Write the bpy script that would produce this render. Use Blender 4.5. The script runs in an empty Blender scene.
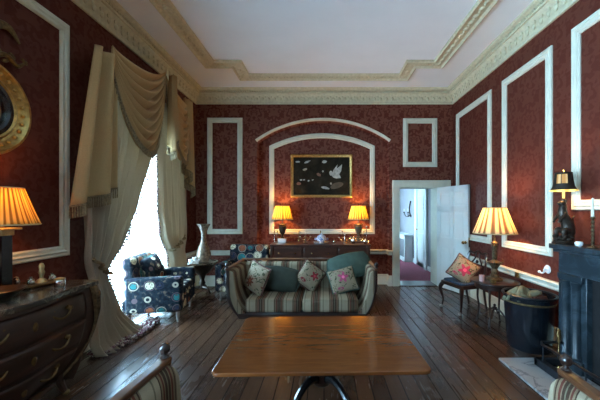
import bpy, math, random
from math import sin, cos, pi, radians as R, sqrt, atan2
from mathutils import Vector, Matrix, Euler
random.seed(7)
COL = bpy.context.scene.collection
scene = bpy.context.scene

# ------------------------------------------------------------ materials
MATS = {}
class NT:
    def __init__(s, name):
        s.m = bpy.data.materials.new(name); s.m.use_nodes = True
        s.t = s.m.node_tree; s.b = s.t.nodes['Principled BSDF']; s.out = s.t.nodes['Material Output']
    def n(s, typ, **k):
        x = s.t.nodes.new(typ)
        for a, v in k.items():
            if a.startswith('i_'):
                x.inputs[a[2:].replace('_', ' ')].default_value = v
            else: setattr(x, a, v)
        return x
    def l(s, a, b): s.t.links.new(a, b)
    def math(s, op, a, b=None, c=None, clamp=False):
        x = s.t.nodes.new('ShaderNodeMath'); x.operation = op; x.use_clamp = clamp
        for i, v in enumerate((a, b, c)):
            if v is None: continue
            if isinstance(v, (int, float)): x.inputs[i].default_value = v
            else: s.l(v, x.inputs[i])
        return x.outputs[0]
    def ramp(s, fac, stops, interp='LINEAR'):
        x = s.t.nodes.new('ShaderNodeValToRGB'); cr = x.color_ramp; cr.interpolation = interp
        while len(cr.elements) > 1: cr.elements.remove(cr.elements[-1])
        cr.elements[0].position = stops[0][0]; cr.elements[0].color = (*stops[0][1], 1)
        for p, c in stops[1:]:
            e = cr.elements.new(p); e.color = (*c, 1)
        s.l(fac, x.inputs[0]); return x.outputs[0]
    def mix(s, fac, a, b):
        x = s.t.nodes.new('ShaderNodeMix'); x.data_type = 'RGBA'
        for i, v in ((0, fac), (6, a), (7, b)):
            if isinstance(v, (int, float)): x.inputs[i].default_value = v
            elif isinstance(v, tuple): x.inputs[i].default_value = (*v, 1)
            else: s.l(v, x.inputs[i])
        return x.outputs[2]
    def obj(s):
        t = s.n('ShaderNodeTexCoord'); return t.outputs['Object']
    def sep(s, v):
        x = s.n('ShaderNodeSeparateXYZ'); s.l(v, x.inputs[0]); return x.outputs
    def comb(s, x, y, z=0.0):
        c = s.n('ShaderNodeCombineXYZ')
        for i, v in enumerate((x, y, z)):
            if isinstance(v, (int, float)): c.inputs[i].default_value = v
            else: s.l(v, c.inputs[i])
        return c.outputs[0]
    def noise(s, vec, scale, detail=3, rough=.5, dist=0):
        x = s.n('ShaderNodeTexNoise'); x.inputs['Scale'].default_value = scale; x.inputs['Detail'].default_value = detail
        x.inputs['Roughness'].default_value = rough; x.inputs['Distortion'].default_value = dist
        s.l(vec, x.inputs['Vector']); return x.outputs[0]
    def bump(s, h, strength=.3, dist=.01):
        x = s.n('ShaderNodeBump'); x.inputs['Strength'].default_value = strength; x.inputs['Distance'].default_value = dist
        s.l(h, x.inputs['Height']); s.l(x.outputs[0], s.b.inputs['Normal'])
    def set(s, col=None, rough=None, metal=None, spec=None, coat=None):
        b = s.b.inputs
        if col is not None:
            if isinstance(col, tuple): b['Base Color'].default_value = (*col, 1)
            else: s.l(col, b['Base Color'])
        if rough is not None:
            if isinstance(rough, (int, float)): b['Roughness'].default_value = rough
            else: s.l(rough, b['Roughness'])
        if metal is not None: b['Metallic'].default_value = metal
        if spec is not None: b['Specular IOR Level'].default_value = spec
        if coat is not None: b['Coat Weight'].default_value = coat; b['Coat Roughness'].default_value = .08

def plain(name, col, rough=.5, metal=0, var=.12, scale=14, spec=.5, coat=None, bump=.0):
    t = NT(name); n = t.noise(t.obj(), scale, 4)
    dark = tuple(c*(1-var) for c in col); lite = tuple(min(1, c*(1+var)) for c in col)
    t.set(t.ramp(n, [(.3, dark), (.7, lite)]), rough, metal, spec, coat)
    if bump: t.bump(n, bump, .004)
    MATS[name] = t.m; return t.m

def damask(name, axis):
    t = NT(name); g = t.n('ShaderNodeNewGeometry'); x, y, z = t.sep(g.outputs['Position'])
    u = x if axis == 'X' else y
    a, b = .40, .54
    k = t.math('FLOOR', t.math('DIVIDE', u, a))
    uu = t.math('PINGPONG', u, a/2)
    half = t.math('MULTIPLY', t.math('FLOORED_MODULO', k, 2.0), b/2)
    vv = t.math('FLOORED_MODULO', t.math('ADD', z, half), b)
    n = t.noise(t.comb(uu, vv, 3.7), 13.5, 1.8, .45, .9)
    m = t.ramp(n, [(.47, (0, 0, 0)), (.53, (1, 1, 1))])
    fine = t.noise(g.outputs['Position'], 160, 2)
    c0 = t.mix(fine, (.095, .019, .011), (.125, .027, .016))
    c1 = t.mix(fine, (.155, .050, .032), (.19, .066, .042))
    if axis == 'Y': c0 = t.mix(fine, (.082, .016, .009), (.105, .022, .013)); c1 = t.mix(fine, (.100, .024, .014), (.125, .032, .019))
    t.set(t.mix(m, c0, c1), .55)
    r = t.n('ShaderNodeMapRange'); t.l(m, r.inputs[0]); r.inputs[3].default_value = .7; r.inputs[4].default_value = .5
    t.l(r.outputs[0], t.b.inputs['Roughness']); t.set(spec=.16)
    MATS[name] = t.m
damask('damask_x', 'X'); damask('damask_y', 'Y')

plain('ceiling', (.80, .83, .84), .8, var=.03, scale=2)
plain('plaster', (.64, .63, .50), .55, var=.06, scale=9)
plain('cornice', (.60, .56, .38), .6, var=.12, scale=22)
plain('white_paint', (.66, .70, .66), .35, var=.04, scale=5)
plain('cream_wall', (.62, .55, .38), .7, var=.05, scale=3)
plain('grey_wall', (.26, .25, .26), .7, var=.06, scale=3)
plain('carpet', (.26, .06, .09), .95, var=.25, scale=70, bump=.3)
plain('dark_wood', (.022, .009, .006), .28, var=.4, scale=20, coat=.4)
plain('black_wood', (.009, .007, .007), .25, var=.4, scale=20, coat=.3)
plain('rail_wood', (.10, .036, .014), .3, var=.35, scale=18, coat=.5)
plain('gold', (.52, .32, .10), .38, 1.0, var=.3, scale=30)
plain('dull_gilt', (.17, .105, .04), .5, .8, var=.4, scale=40)
plain('dull_gold', (.5, .33, .11), .45, .9, var=.3, scale=30)
plain('pale_gilt', (.55, .42, .2), .45, .7, var=.25, scale=30)
plain('silver', (.62, .58, .5), .22, 1.0, var=.15, scale=20)
plain('brass', (.6, .4, .16), .25, 1.0, var=.2, scale=20)
plain('bronze', (.05, .035, .025), .35, .6, var=.4, scale=25)
plain('black_metal', (.012, .013, .016), .35, .5, var=.3, scale=20)
plain('black_lacquer', (.006, .008, .011), .25, 0, var=.3, scale=12, coat=.3)
plain('iron', (.02, .022, .026), .5, .5, var=.3, scale=30)
plain('soot', (.006, .005, .005), .9, 0, var=.5, scale=15)
plain('porcelain', (.78, .78, .76), .15, var=.03, coat=.6)
plain('candle_wax', (.75, .7, .55), .5, var=.03)
plain('khaki_cloth', (.16, .15, .085), .9, var=.3, scale=25, bump=.4)
plain('teal_velvet', (.034, .045, .030), .75, var=.2, scale=12, bump=.2)
plain('teal_light', (.05, .085, .062), .75, var=.2, scale=12, bump=.2)
plain('blue_seat', (.04, .07, .11), .8, var=.5, scale=60, bump=.2)
plain('trim_brown', (.11, .04, .03), .8, var=.4, scale=60, bump=.3)
plain('fringe_gold', (.26, .19, .10), .9, var=.4, scale=60)
plain('vase', (.24, .17, .11), .35, .25, var=.7, scale=28, coat=.4)
plain('horn', (.12, .09, .06), .4, .3, var=.4, scale=30)
plain('rose_china', (.62, .36, .33), .3, var=.3, scale=50)
plain('hall_red', (.4, .02, .03), .9, var=.2)

t = NT('floor_boards'); p = t.obj(); mp = t.n('ShaderNodeMapping'); mp.inputs['Rotation'].default_value = (0, 0, R(90)); t.l(p, mp.inputs[0])
br = t.n('ShaderNodeTexBrick'); t.l(mp.outputs[0], br.inputs['Vector'])
br.inputs['Scale'].default_value = 1.0; br.inputs['Brick Width'].default_value = 4.2; br.inputs['Row Height'].default_value = .135
br.inputs['Mortar Size'].default_value = .0042; br.inputs['Mortar Smooth'].default_value = .0; br.offset = .37; br.inputs['Bias'].default_value = 0
br.inputs['Color1'].default_value = (.050, .022, .012, 1); br.inputs['Color2'].default_value = (.115, .052, .026, 1); br.inputs['Mortar'].default_value = (.008, .005, .004, 1)
s2 = t.n('ShaderNodeMapping'); s2.inputs['Scale'].default_value = (14, .8, 1); t.l(p, s2.inputs[0])
gr = t.noise(s2.outputs[0], 3, 5, .6, .4)
c = t.mix(t.math('MULTIPLY', gr, .55), br.outputs[0], (.030, .014, .008))
wear = t.noise(p, 1.3, 4, .6)
t.set(c, t.ramp(t.math('ADD', t.math('MULTIPLY', wear, .6), t.math('MULTIPLY', gr, .3)), [(.3, (.20,)*3), (.65, (.33,)*3)]), spec=.5)
hh = t.math('SUBTRACT', t.math('MULTIPLY', gr, .10), br.outputs['Fac']); t.bump(hh, .4, .006); t.l(t.math('MULTIPLY', t.math('SUBTRACT', 1.0, br.outputs['Fac']), .45), t.b.inputs['Specular IOR Level']); MATS['floor_boards'] = t.m

def wood(name, c0, c1, sx, sy, sz, rough=.2, coat=.6):
    t = NT(name); mp = t.n('ShaderNodeMapping'); mp.inputs['Scale'].default_value = (sx, sy, sz); t.l(t.obj(), mp.inputs[0])
    n = t.noise(mp.outputs[0], 2.2, 5, .6, 1.2); n2 = t.noise(mp.outputs[0], 9, 3, .6, .3)
    f = t.math('ADD', t.math('MULTIPLY', n, .7), t.math('MULTIPLY', n2, .3))
    t.set(t.ramp(f, [(.35, c0), (.62, c1)]), rough, coat=coat); t.bump(n2, .04, .002); MATS[name] = t.m
wood('mahogany', (.125, .034, .008), (.185, .056, .013), 1.2, 9, 9, .22, .3)
wood('chest_wood', (.020, .008, .005), (.05, .019, .010), 3, 1.0, 6, .4, .15)
wood('sideboard_wood', (.03, .012, .008), (.075, .026, .014), 1, 6, 6, .3, .4)

def marble(name, base, vein, scale=3, rough=.2):
    t = NT(name); n = t.noise(t.obj(), scale, 8, .62, 1.4)
    v = t.math('ABSOLUTE', t.math('SUBTRACT', n, .5)); t.set(t.ramp(v, [(0, vein), (.045, base)]), rough); MATS[name] = t.m
marble('green_marble', (.015, .024, .030), (.038, .055, .066), 2.2, .28)
marble('brown_marble', (.045, .036, .028), (.15, .125, .09), 5, .18)
marble('white_marble', (.34, .34, .33), (.12, .12, .13), 2.4, .3)

def stripes(name, axis, period=.235):
    t = NT(name); s = t.sep(t.obj()); u = s[0] if axis == 'X' else t.math('ADD', s[1], t.math('MULTIPLY', t.math('ABSOLUTE', s[0]), .8))
    f = t.math('FRACT', t.math('DIVIDE', t.math('ADD', u, 10.03), period))
    cream, sand, red, brown, green = (.36, .29, .19), (.21, .145, .085), (.12, .028, .018), (.05, .026, .016), (.165, .14, .085)
    c = t.ramp(f, [(0, cream), (.17, sand), (.2, brown), (.235, sand), (.29, red), (.345, sand), (.375, brown), (.44, green), (.47, brown), (.54, sand), (.57, red), (.61, sand), (.66, brown), (.69, cream), (.83, green), (.87, cream)], 'CONSTANT')
    n = t.noise(t.obj(), 220, 2); t.set(t.mix(t.math('MULTIPLY', n, .35), c, (.09, .065, .045)), .85, spec=.1); t.bump(n, .15, .002); MATS[name] = t.m
stripes('stripe_x', 'X'); stripes('stripe_y', 'Y')

# dark print with medallions
t = NT('medallion_print'); v = t.n('ShaderNodeTexVoronoi'); v.feature = 'F1'; v.inputs['Scale'].default_value = 6.2; v.inputs['Randomness'].default_value = .35; t.l(t.obj(), v.inputs['Vector'])
d = v.outputs['Distance']; cr, cg, cb = t.sep(v.outputs['Color'])
disc = t.ramp(d, [(0, (1, 1, 1)), (.40, (1, 1, 1)), (.405, (0, 0, 0))], 'CONSTANT')
ring = t.ramp(d, [(0, (0, 0, 0)), (.44, (1, 1, 1)), (.49, (0, 0, 0))], 'CONSTANT')
kind = t.ramp(cr, [(0, (.62, .53, .36)), (.34, (.02, .025, .05)), (.52, (.02, .16, .16)), (.66, (.30, .09, .04)), (.78, (.55, .48, .33))], 'CONSTANT')
ringc = t.ramp(cg, [(0, (.11, .07, .075)), (.4, (.36, .31, .23)), (.7, (.015, .018, .035))], 'CONSTANT')
face = t.noise(t.obj(), 42, 2, .5, .5); fm = t.ramp(face, [(.0, (0, 0, 0)), (.56, (1, 1, 1))], 'CONSTANT')
bgn = t.noise(t.obj(), 20, 3); bg = t.ramp(bgn, [(.4, (.006, .008, .014)), (.58, (.012, .022, .03)), (.68, (.13, .09, .06))])
kc = t.mix(t.math('MULTIPLY', fm, .8), kind, (.09, .055, .04))
c = t.mix(disc, bg, kc); c = t.mix(ring, c, ringc); t.set(c, .75, spec=.12); MATS['medallion_print'] = t.m

# curtain cloth, lets some daylight through
def cloth(name, col, trans):
    t = NT(name); n = t.noise(t.obj(), 90, 3); cc = t.mix(n, tuple(x*.85 for x in col), tuple(x*1.1 for x in col))
    t.set(cc, .8, spec=.2); t.b.inputs['Sheen Weight'].default_value = .1
    tr = t.n('ShaderNodeBsdfTranslucent'); t.l(cc, tr.inputs[0]); mx = t.n('ShaderNodeMixShader'); mx.inputs[0].default_value = trans
    t.l(t.b.outputs[0], mx.inputs[1]); t.l(tr.outputs[0], mx.inputs[2]); t.l(mx.outputs[0], t.out.inputs[0]); MATS[name] = t.m
cloth('curtain_cloth', (.52, .43, .31), .2); cloth('swag_cloth', (.58, .38, .17), .10)
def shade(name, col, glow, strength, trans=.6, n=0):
    t = NT(name); dk = tuple(a*b for a, b in zip(col, (.36, .24, .16))); x, y, z = t.sep(t.obj())  # light and dark of the pleat folds put into the colour, by angle
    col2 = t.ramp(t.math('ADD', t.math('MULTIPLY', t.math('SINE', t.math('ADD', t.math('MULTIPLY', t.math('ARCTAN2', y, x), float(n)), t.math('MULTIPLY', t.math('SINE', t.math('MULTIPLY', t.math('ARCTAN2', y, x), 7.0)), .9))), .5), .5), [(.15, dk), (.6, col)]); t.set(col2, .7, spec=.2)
    tr = t.n('ShaderNodeBsdfTranslucent'); t.l(col2, tr.inputs[0]); mx = t.n('ShaderNodeMixShader'); mx.inputs[0].default_value = trans
    t.l(t.b.outputs[0], mx.inputs[1]); t.l(tr.outputs[0], mx.inputs[2])
    em = t.n('ShaderNodeEmission'); em.inputs[0].default_value = (*glow, 1); em.inputs[1].default_value = strength
    ad = t.n('ShaderNodeAddShader'); t.l(mx.outputs[0], ad.inputs[0]); t.l(em.outputs[0], ad.inputs[1]); t.l(ad.outputs[0], t.out.inputs[0]); MATS[name] = t.m
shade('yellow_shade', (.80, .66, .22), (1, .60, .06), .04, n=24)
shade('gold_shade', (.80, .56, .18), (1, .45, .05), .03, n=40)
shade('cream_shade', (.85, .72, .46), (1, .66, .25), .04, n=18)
plain('dark_shade', (.03, .022, .015), .4, .2, var=.2)
shade('shade_lining', (.8, .7, .35), (1, .72, .2), .35)
shade('pane_glow', (.6, .48, .25), (1, .60, .22), .2, n=9)
plain('shade_edge', (.55, .42, .2), .7, var=.1)

# floral cushion: cream cloth, brown border, one flower and leaves
def floral(name, half, fl, cx=0, cz=0, fr=.065, pet=5, leaf=(.07, .08, .04)):
    t = NT(name); x, y, z = t.sep(t.obj())
    dx = t.math('SUBTRACT', x, cx); dz = t.math('SUBTRACT', z, cz)
    r = t.math('SQRT', t.math('ADD', t.math('MULTIPLY', dx, dx), t.math('MULTIPLY', dz, dz)))
    th = t.math('ARCTAN2', dz, dx)
    lim = t.math('ADD', fr*.8, t.math('MULTIPLY', t.math('COSINE', t.math('MULTIPLY', th, float(pet))), fr*.3))
    m = t.math('LESS_THAN', r, lim); inner = t.math('LESS_THAN', r, fr*.3)
    n = t.noise(t.obj(), 17, 2, .5, 1.5); ln = t.ramp(n, [(0, (0, 0, 0)), (.60, (1, 1, 1))], 'CONSTANT')
    n2 = t.noise(t.obj(), 12, 2, .5, 2); l2 = t.ramp(n2, [(0, (0, 0, 0)), (.63, (1, 1, 1))], 'CONSTANT')
    c = t.mix(ln, (.33, .26, .17), leaf); c = t.mix(l2, c, tuple(v*.8 for v in fl)); c = t.mix(m, c, fl); c = t.mix(inner, c, tuple(min(1, v*2.2) for v in fl))
    e = t.math('GREATER_THAN', t.math('MAXIMUM', t.math('ABSOLUTE', x), t.math('ABSOLUTE', z)), half*.9)
    t.set(t.mix(e, c, (.11, .045, .035)), .85, spec=.2); t.bump(t.noise(t.obj(), 120, 2), .3, .003); MATS[name] = t.m
floral('floral_sun', .21, (.17, .045, .02), -.03, -.05, .075, 8)
floral('floral_red', .21, (.28, .03, .04), .04, .02, .06, 5)
floral('floral_pink', .2, (.50, .09, .17), .0, .03, .07, 5)
floral('floral_rose', .2, (.50, .05, .10), .01, .0, .085, 5)
t = NT('blue_white_china'); n = t.noise(t.obj(), 38, 3, .6, 1); t.set(t.ramp(n, [(.46, (.75, .76, .78)), (.56, (.12, .17, .38))]), .12, coat=.6); MATS['blue_white_china'] = t.m
# dark landscape ground of the painting
t = NT('painting_canvas'); n = t.noise(t.obj(), 5, 5, .6, .6); t.set(t.ramp(n, [(.35, (.006, .006, .004)), (.6, (.020, .017, .010)), (.75, (.045, .034, .018))]), .85, spec=.15); MATS['painting_canvas'] = t.m
t = NT('mirror_glass'); t.set((.75, .75, .72), .04, 1.0); MATS['mirror_glass'] = t.m
t = NT('window_glass'); t.set((1, 1, 1), 0.0)
tp = t.n('ShaderNodeBsdfTransparent'); gl = t.n('ShaderNodeBsdfGlossy'); gl.inputs['Roughness'].default_value = .02
fr = t.n('ShaderNodeFresnel'); mx = t.n('ShaderNodeMixShader'); t.l(t.math('MULTIPLY', fr.outputs[0], .6), mx.inputs[0]); t.l(tp.outputs[0], mx.inputs[1]); t.l(gl.outputs[0], mx.inputs[2]); t.l(mx.outputs[0], t.out.inputs[0]); MATS['window_glass'] = t.m
t = NT('clear_glass'); t.set((1, 1, 1), .02); t.b.inputs['Transmission Weight'].default_value = 1; MATS['clear_glass'] = t.m

# ------------------------------------------------------------ mesh builder
def catmull(pts, n=6):
    P = [Vector(p) for p in pts]; out = []
    for i in range(len(P)-1):
        a = P[max(i-1, 0)]; b = P[i]; c = P[i+1]; d = P[min(i+2, len(P)-1)]
        for k in range(n):
            s = k/n
            out.append(.5*((2*b)+(c-a)*s+(2*a-5*b+4*c-d)*s*s+(3*b-a-3*c+d)*s**3))
    out.append(P[-1]); return out

class MB:
    def __init__(s): s.v = []; s.f = []
    def add(s, vs, fs):
        o = len(s.v); s.v += [tuple(v) for v in vs]; s.f += [tuple(i+o for i in f) for f in fs]; return s
    def box(s, x0, x1, y0, y1, z0, z1):
        return s.add([(x, y, z) for z in (z0, z1) for y in (y0, y1) for x in (x0, x1)],
                     [(0, 2, 3, 1), (4, 5, 7, 6), (0, 1, 5, 4), (2, 6, 7, 3), (0, 4, 6, 2), (1, 3, 7, 5)])
    def rbox(s, c, size, rot=(0, 0, 0)):
        M = Matrix.Translation(c) @ Euler(rot).to_matrix().to_4x4(); h = [q/2 for q in size]
        return s.add([M @ Vector((x*h[0], y*h[1], z*h[2])) for z in (-1, 1) for y in (-1, 1) for x in (-1, 1)],
                     [(0, 2, 3, 1), (4, 5, 7, 6), (0, 1, 5, 4), (2, 6, 7, 3), (0, 4, 6, 2), (1, 3, 7, 5)])
    def lathe(s, prof, c=(0, 0, 0), seg=28, M=None, ripple=0, nr=0):
        vs = []; n = len(prof)
        for k in range(seg):
            a = 2*pi*k/seg
            for r, z in prof:
                rr = r*(1+ripple*cos(nr*a)) if r > 0 else 0
                p = Vector((rr*cos(a), rr*sin(a), z))
                if M: p = M @ p
                vs.append(p+Vector(c))
        fs = []
        for k in range(seg):
            k2 = (k+1) % seg
            for i in range(n-1): fs.append((k*n+i, k2*n+i, k2*n+i+1, k*n+i+1))
        if prof[0][0] > 0: fs.append(tuple(k*n for k in range(seg))[::-1])
        if prof[-1][0] > 0: fs.append(tuple(k*n+n-1 for k in range(seg)))
        return s.add(vs, fs)
    def shell(s, prof, c=(0, 0, 0), seg=28, ripple=0, nr=0):   # open lathe, no caps
        vs = []; n = len(prof)
        for k in range(seg):
            a = 2*pi*k/seg
            for r, z in prof:
                rr = r*(1+ripple*cos(nr*a)); vs.append((c[0]+rr*cos(a), c[1]+rr*sin(a), c[2]+z))
        fs = [(k*n+i, ((k+1) % seg)*n+i, ((k+1) % seg)*n+i+1, k*n+i+1) for k in range(seg) for i in range(n-1)]
        return s.add(vs, fs)
    def tube(s, pts, r, seg=8, sm=0, sx=1.0, closed=False):
        P = catmull(pts, sm) if sm else [Vector(p) for p in pts]
        n = len(P)
        if isinstance(r, (int, float)): rr = [r]*n
        else:
            rr = []
            for i in range(n):
                q = i/(n-1)*(len(r)-1); a = int(min(q, len(r)-2)); rr.append(r[a]+(r[a+1]-r[a])*(q-a))
        T = []
        for i in range(n):
            if closed: T.append((P[(i+1) % n]-P[i-1]).normalized())
            else: T.append((P[min(i+1, n-1)]-P[max(i-1, 0)]).normalized())
        up = Vector((0, 0, 1)) if abs(T[0].z) < .9 else Vector((0, 1, 0))
        nn = (up-T[0]*up.dot(T[0])).normalized(); vs = []
        for i in range(n):
            nn = (nn-T[i]*nn.dot(T[i])).normalized(); bb = T[i].cross(nn)
            for k in range(seg):
                a = 2*pi*k/seg; vs.append(P[i]+(nn*cos(a)+bb*sin(a)*sx)*rr[i])
        fs = []; m = n if closed else n-1
        for i in range(m):
            j = (i+1) % n
            for k in range(seg): fs.append((i*seg+k, i*seg+(k+1) % seg, j*seg+(k+1) % seg, j*seg+k))
        if not closed: fs.append(tuple(range(seg))[::-1]); fs.append(tuple((n-1)*seg+k for k in range(seg)))
        return s.add(vs, fs)
    def ball(s, c, r, seg=10, rings=6, rot=None):
        if isinstance(r, (int, float)): r = (r, r, r)
        M = Euler(rot).to_matrix() if rot else Matrix.Identity(3); C = Vector(c)
        vs = [C+M @ Vector((0, 0, -r[2]))]
        for i in range(1, rings):
            p = -pi/2+pi*i/rings
            for k in range(seg):
                a = 2*pi*k/seg; vs.append(C+M @ Vector((r[0]*cos(p)*cos(a), r[1]*cos(p)*sin(a), r[2]*sin(p))))
        vs.append(C+M @ Vector((0, 0, r[2]))); fs = []
        for k in range(seg): fs.append((0, 1+(k+1) % seg, 1+k))
        for i in range(rings-2):
            for k in range(seg):
                a = 1+i*seg; fs.append((a+k, a+(k+1) % seg, a+seg+(k+1) % seg, a+seg+k))
        a = 1+(rings-2)*seg
        for k in range(seg): fs.append((a+k, a+(k+1) % seg, len(vs)-1))
        return s.add(vs, fs)
    def grid(s, fn, nu, nv):
        vs = [fn(i/nu, j/nv) for j in range(nv+1) for i in range(nu+1)]
        return s.add(vs, [(j*(nu+1)+i, j*(nu+1)+i+1, (j+1)*(nu+1)+i+1, (j+1)*(nu+1)+i) for j in range(nv) for i in range(nu)])
    def prism(s, poly, fn, h0, h1):     # poly of (a,b); fn(a,b,h)->xyz
        n = len(poly)
        vs = [fn(a, b, h0) for a, b in poly]+[fn(a, b, h1) for a, b in poly]
        return s.add(vs, [tuple(range(n))[::-1], tuple(range(n, 2*n))]+[(i, (i+1) % n, n+(i+1) % n, n+i) for i in range(n)])
    def sweep(s, path, prof, fn, closed=True):   # path of (a,b); prof of (offset to the left, height); mitred
        n = len(path); m = len(prof); vs = []
        for i in range(n):
            p = Vector(path[i])
            a = Vector(path[i-1]) if (closed or i > 0) else None
            b = Vector(path[(i+1) % n]) if (closed or i < n-1) else None
            d1 = (p-a).normalized() if a is not None else (b-p).normalized()
            d2 = (b-p).normalized() if b is not None else d1
            n1 = Vector((-d1.y, d1.x)); n2 = Vector((-d2.y, d2.x)); k = n1+n2; k = k/max(k.dot(n1), .2)
            for o, h in prof: q = p+k*o; vs.append(fn(q.x, q.y, h))
        fs = []
        for i in range(n if closed else n-1):
            j = (i+1) % n
            for q in range(m): fs.append((i*m+q, i*m+(q+1) % m, j*m+(q+1) % m, j*m+q))
        if not closed: fs += [tuple(range(m)), tuple((n-1)*m+q for q in range(m))[::-1]]
        return s.add(vs, fs)
    def build(s, name, mat, parent=None, loc=None, rot=None, bevel=0, sub=0, solid=0, flat=False, ang=38, bseg=2, recalc=True):
        me = bpy.data.meshes.new(name); me.from_pydata([tuple(v) for v in s.v], [], s.f)
        if recalc:
            import bmesh
            b = bmesh.new(); b.from_mesh(me); bmesh.ops.recalc_face_normals(b, faces=b.faces); b.to_mesh(me); b.free()
        me.materials.append(MATS[mat])
        if not flat:
            me.polygons.foreach_set('use_smooth', [True]*len(me.polygons)); me.set_sharp_from_angle(angle=R(ang))
        o = bpy.data.objects.new(name, me); COL.objects.link(o)
        if parent: o.parent = parent
        if loc: o.location = loc
        if rot: o.rotation_euler = rot
        if solid:
            m = o.modifiers.new('solid', 'SOLIDIFY'); m.thickness = solid; m.offset = 0
        if bevel:
            m = o.modifiers.new('bevel', 'BEVEL'); m.width = bevel; m.segments = bseg; m.limit_method = 'ANGLE'; m.angle_limit = R(40); m.harden_normals = False
        if sub:
            m = o.modifiers.new('sub', 'SUBSURF'); m.levels = sub; m.render_levels = sub
        return o

def tag(o, label, cat, group=None):
    o['label'] = label; o['category'] = cat
    if group: o['group'] = group
    return o
def thing(name, label, cat, loc=(0, 0, 0), rz=0, group=None):
    o = bpy.data.objects.new(name, None); COL.objects.link(o); o.location = loc; o.rotation_euler = (0, 0, rz); o.empty_display_size = .1
    return tag(o, label, cat, group)
def struct(o, label=None):
    o['kind'] = 'structure'
    if label: o['label'] = label
    return o
def copy_tree(o, parent=None):
    c = o.copy(); COL.objects.link(c)
    if parent: c.parent = parent
    for ch in [x for x in bpy.data.objects if x.parent == o]: copy_tree(ch, c)
    return c
def lamp_light(parent, z, w, col, r=.03, xy=(0, 0)):
    l = bpy.data.lights.new('bulb_light', 'POINT'); l.energy = w; l.color = col; l.shadow_soft_size = r
    o = bpy.data.objects.new('bulb_light', l); COL.objects.link(o); o.parent = parent; o.location = (xy[0], xy[1], z); return o

# ------------------------------------------------------------ room shell
XL, XR, YB, YF, H = -2.56, 2.58, 6.0, -2.0, 3.9
WT = .30
W1 = (3.40, 5.28, 0.02, 3.0); W2 = (-.85, .75, 0.02, 3.0)
struct(MB().box(XL-.35, XR+.2, YF-.2, YB+.36, -.1, 0).build('floor', 'floor_boards', flat=True))
struct(MB().box(XL-.35, XR+.2, YF-.2, YB+.36, H, H+.1).build('ceiling', 'ceiling', flat=True))
m = MB(); xs = (XL-WT, XL)
m.box(*xs, YF-.1, W2[0], 0, H).box(*xs, W2[1], W1[0], 0, H).box(*xs, W1[1], YB+.36, 0, H)
m.box(*xs, W2[0], W2[1], W2[3], H).box(*xs, W1[0], W1[1], W1[3], H)
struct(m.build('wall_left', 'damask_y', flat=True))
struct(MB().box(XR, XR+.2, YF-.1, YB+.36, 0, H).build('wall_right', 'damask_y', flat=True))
struct(MB().box(XL, XR, YF-.1, YF, 0, H).build('wall_front', 'damask_x', flat=True))
# back wall: arched niche and doorway
NX0, NX1, NS, NC = -1.34, 1.30, 2.88, 3.30     # niche jambs, springing, crown
DX0, DX1, DZ = 1.50, 2.27, 1.98
def arc(x0, x1, zs, zc, n=28, rev=False):
    hc = (x1-x0)/2; sg = zc-zs; r = (hc*hc+sg*sg)/(2*sg); cx = (x0+x1)/2; cz = zc-r; a = math.asin(hc/r)
    P = [(cx+r*sin(-a+2*a*k/n), cz+r*cos(-a+2*a*k/n)) for k in range(n+1)]
    return P[::-1] if rev else P
XZ = lambda y0: (lambda a, b, h: (a, y0-h, b))
m = MB(); ys = (YB, YB+.35)
m.box(XL, NX0, *ys, 0, H).box(NX1, DX0, *ys, 0, H).box(DX0, DX1, *ys, DZ, H).box(DX1, XR, *ys, 0, H)
A = arc(NX0, NX1, NS, NC)
for i in range(len(A)-1):
    (a0, b0), (a1, b1) = A[i], A[i+1]
    m.add([(a0, YB, b0), (a1, YB, b1), (a1, YB, H), (a0, YB, H), (a0, YB+.15, b0), (a1, YB+.15, b1)], [(0, 1, 2, 3), (0, 4, 5, 1)])
m.box(NX0-.1, NX1+.1, YB+.15, YB+.35, 0, H)
struct(m.build('wall_back', 'damask_x', flat=True, recalc=False))

# profiles (offset, height)
PM = [(0, 0), (0, .018), (.012, .026), (.03, .02), (.045, .032), (.062, .022), (.085, .026), (.1, .012), (.1, 0)]
def rect(a0, a1, b0, b1): return [(a0, b0), (a1, b0), (a1, b1), (a0, b1)]
TN = [0]
def trim(mb, mat='plaster', **k):
    TN[0] += 1; return struct(mb.build('trim_%d' % TN[0], mat, **k))
# panel frames on the back wall
trim(MB().sweep(rect(-2.33, -1.63, 1.04, 3.36), PM, XZ(YB)))
trim(MB().sweep(rect(1.58, 2.26, 2.38, 3.35), PM, XZ(YB)))
nb = YB+.15
path = [(-1.12, 1.03), (1.04, 1.03)] + arc(-1.12, 1.04, 2.83, 3.09, 24, True)
trim(MB().sweep(path, PM, XZ(nb)))
hood = arc(NX0, NX1, NS, NC, 32)
PH = [(0, 0), (0, .03), (.014, .05), (.03, .045), (.045, .055), (.055, .03), (.055, 0)]
trim(MB().sweep(hood, PH, XZ(YB), closed=False))
# side-wall frames
YZL = lambda a, b, h: (XL+h, a, b)
YZR = lambda a, b, h: (XR-h, a, b)
for r in (rect(4.61, 5.82, .99, 3.37), rect(3.38, 4.325, .985, 3.37), rect(.75, 3.11, 1.51, 3.38), rect(-1.6, .45, .985, 3.37)):
    trim(MB().sweep(r[::-1], [(-o, h) for o, h in PM], YZR))
for r in (rect(1.3, 3.0, 1.06, 3.35), rect(5.15, 5.53, 1.05, 3.35), rect(-1.9, -1.1, 1.05, 3.35)):
    trim(MB().sweep(r[::-1], [(-o, h) for o, h in PM], YZL))
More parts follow.
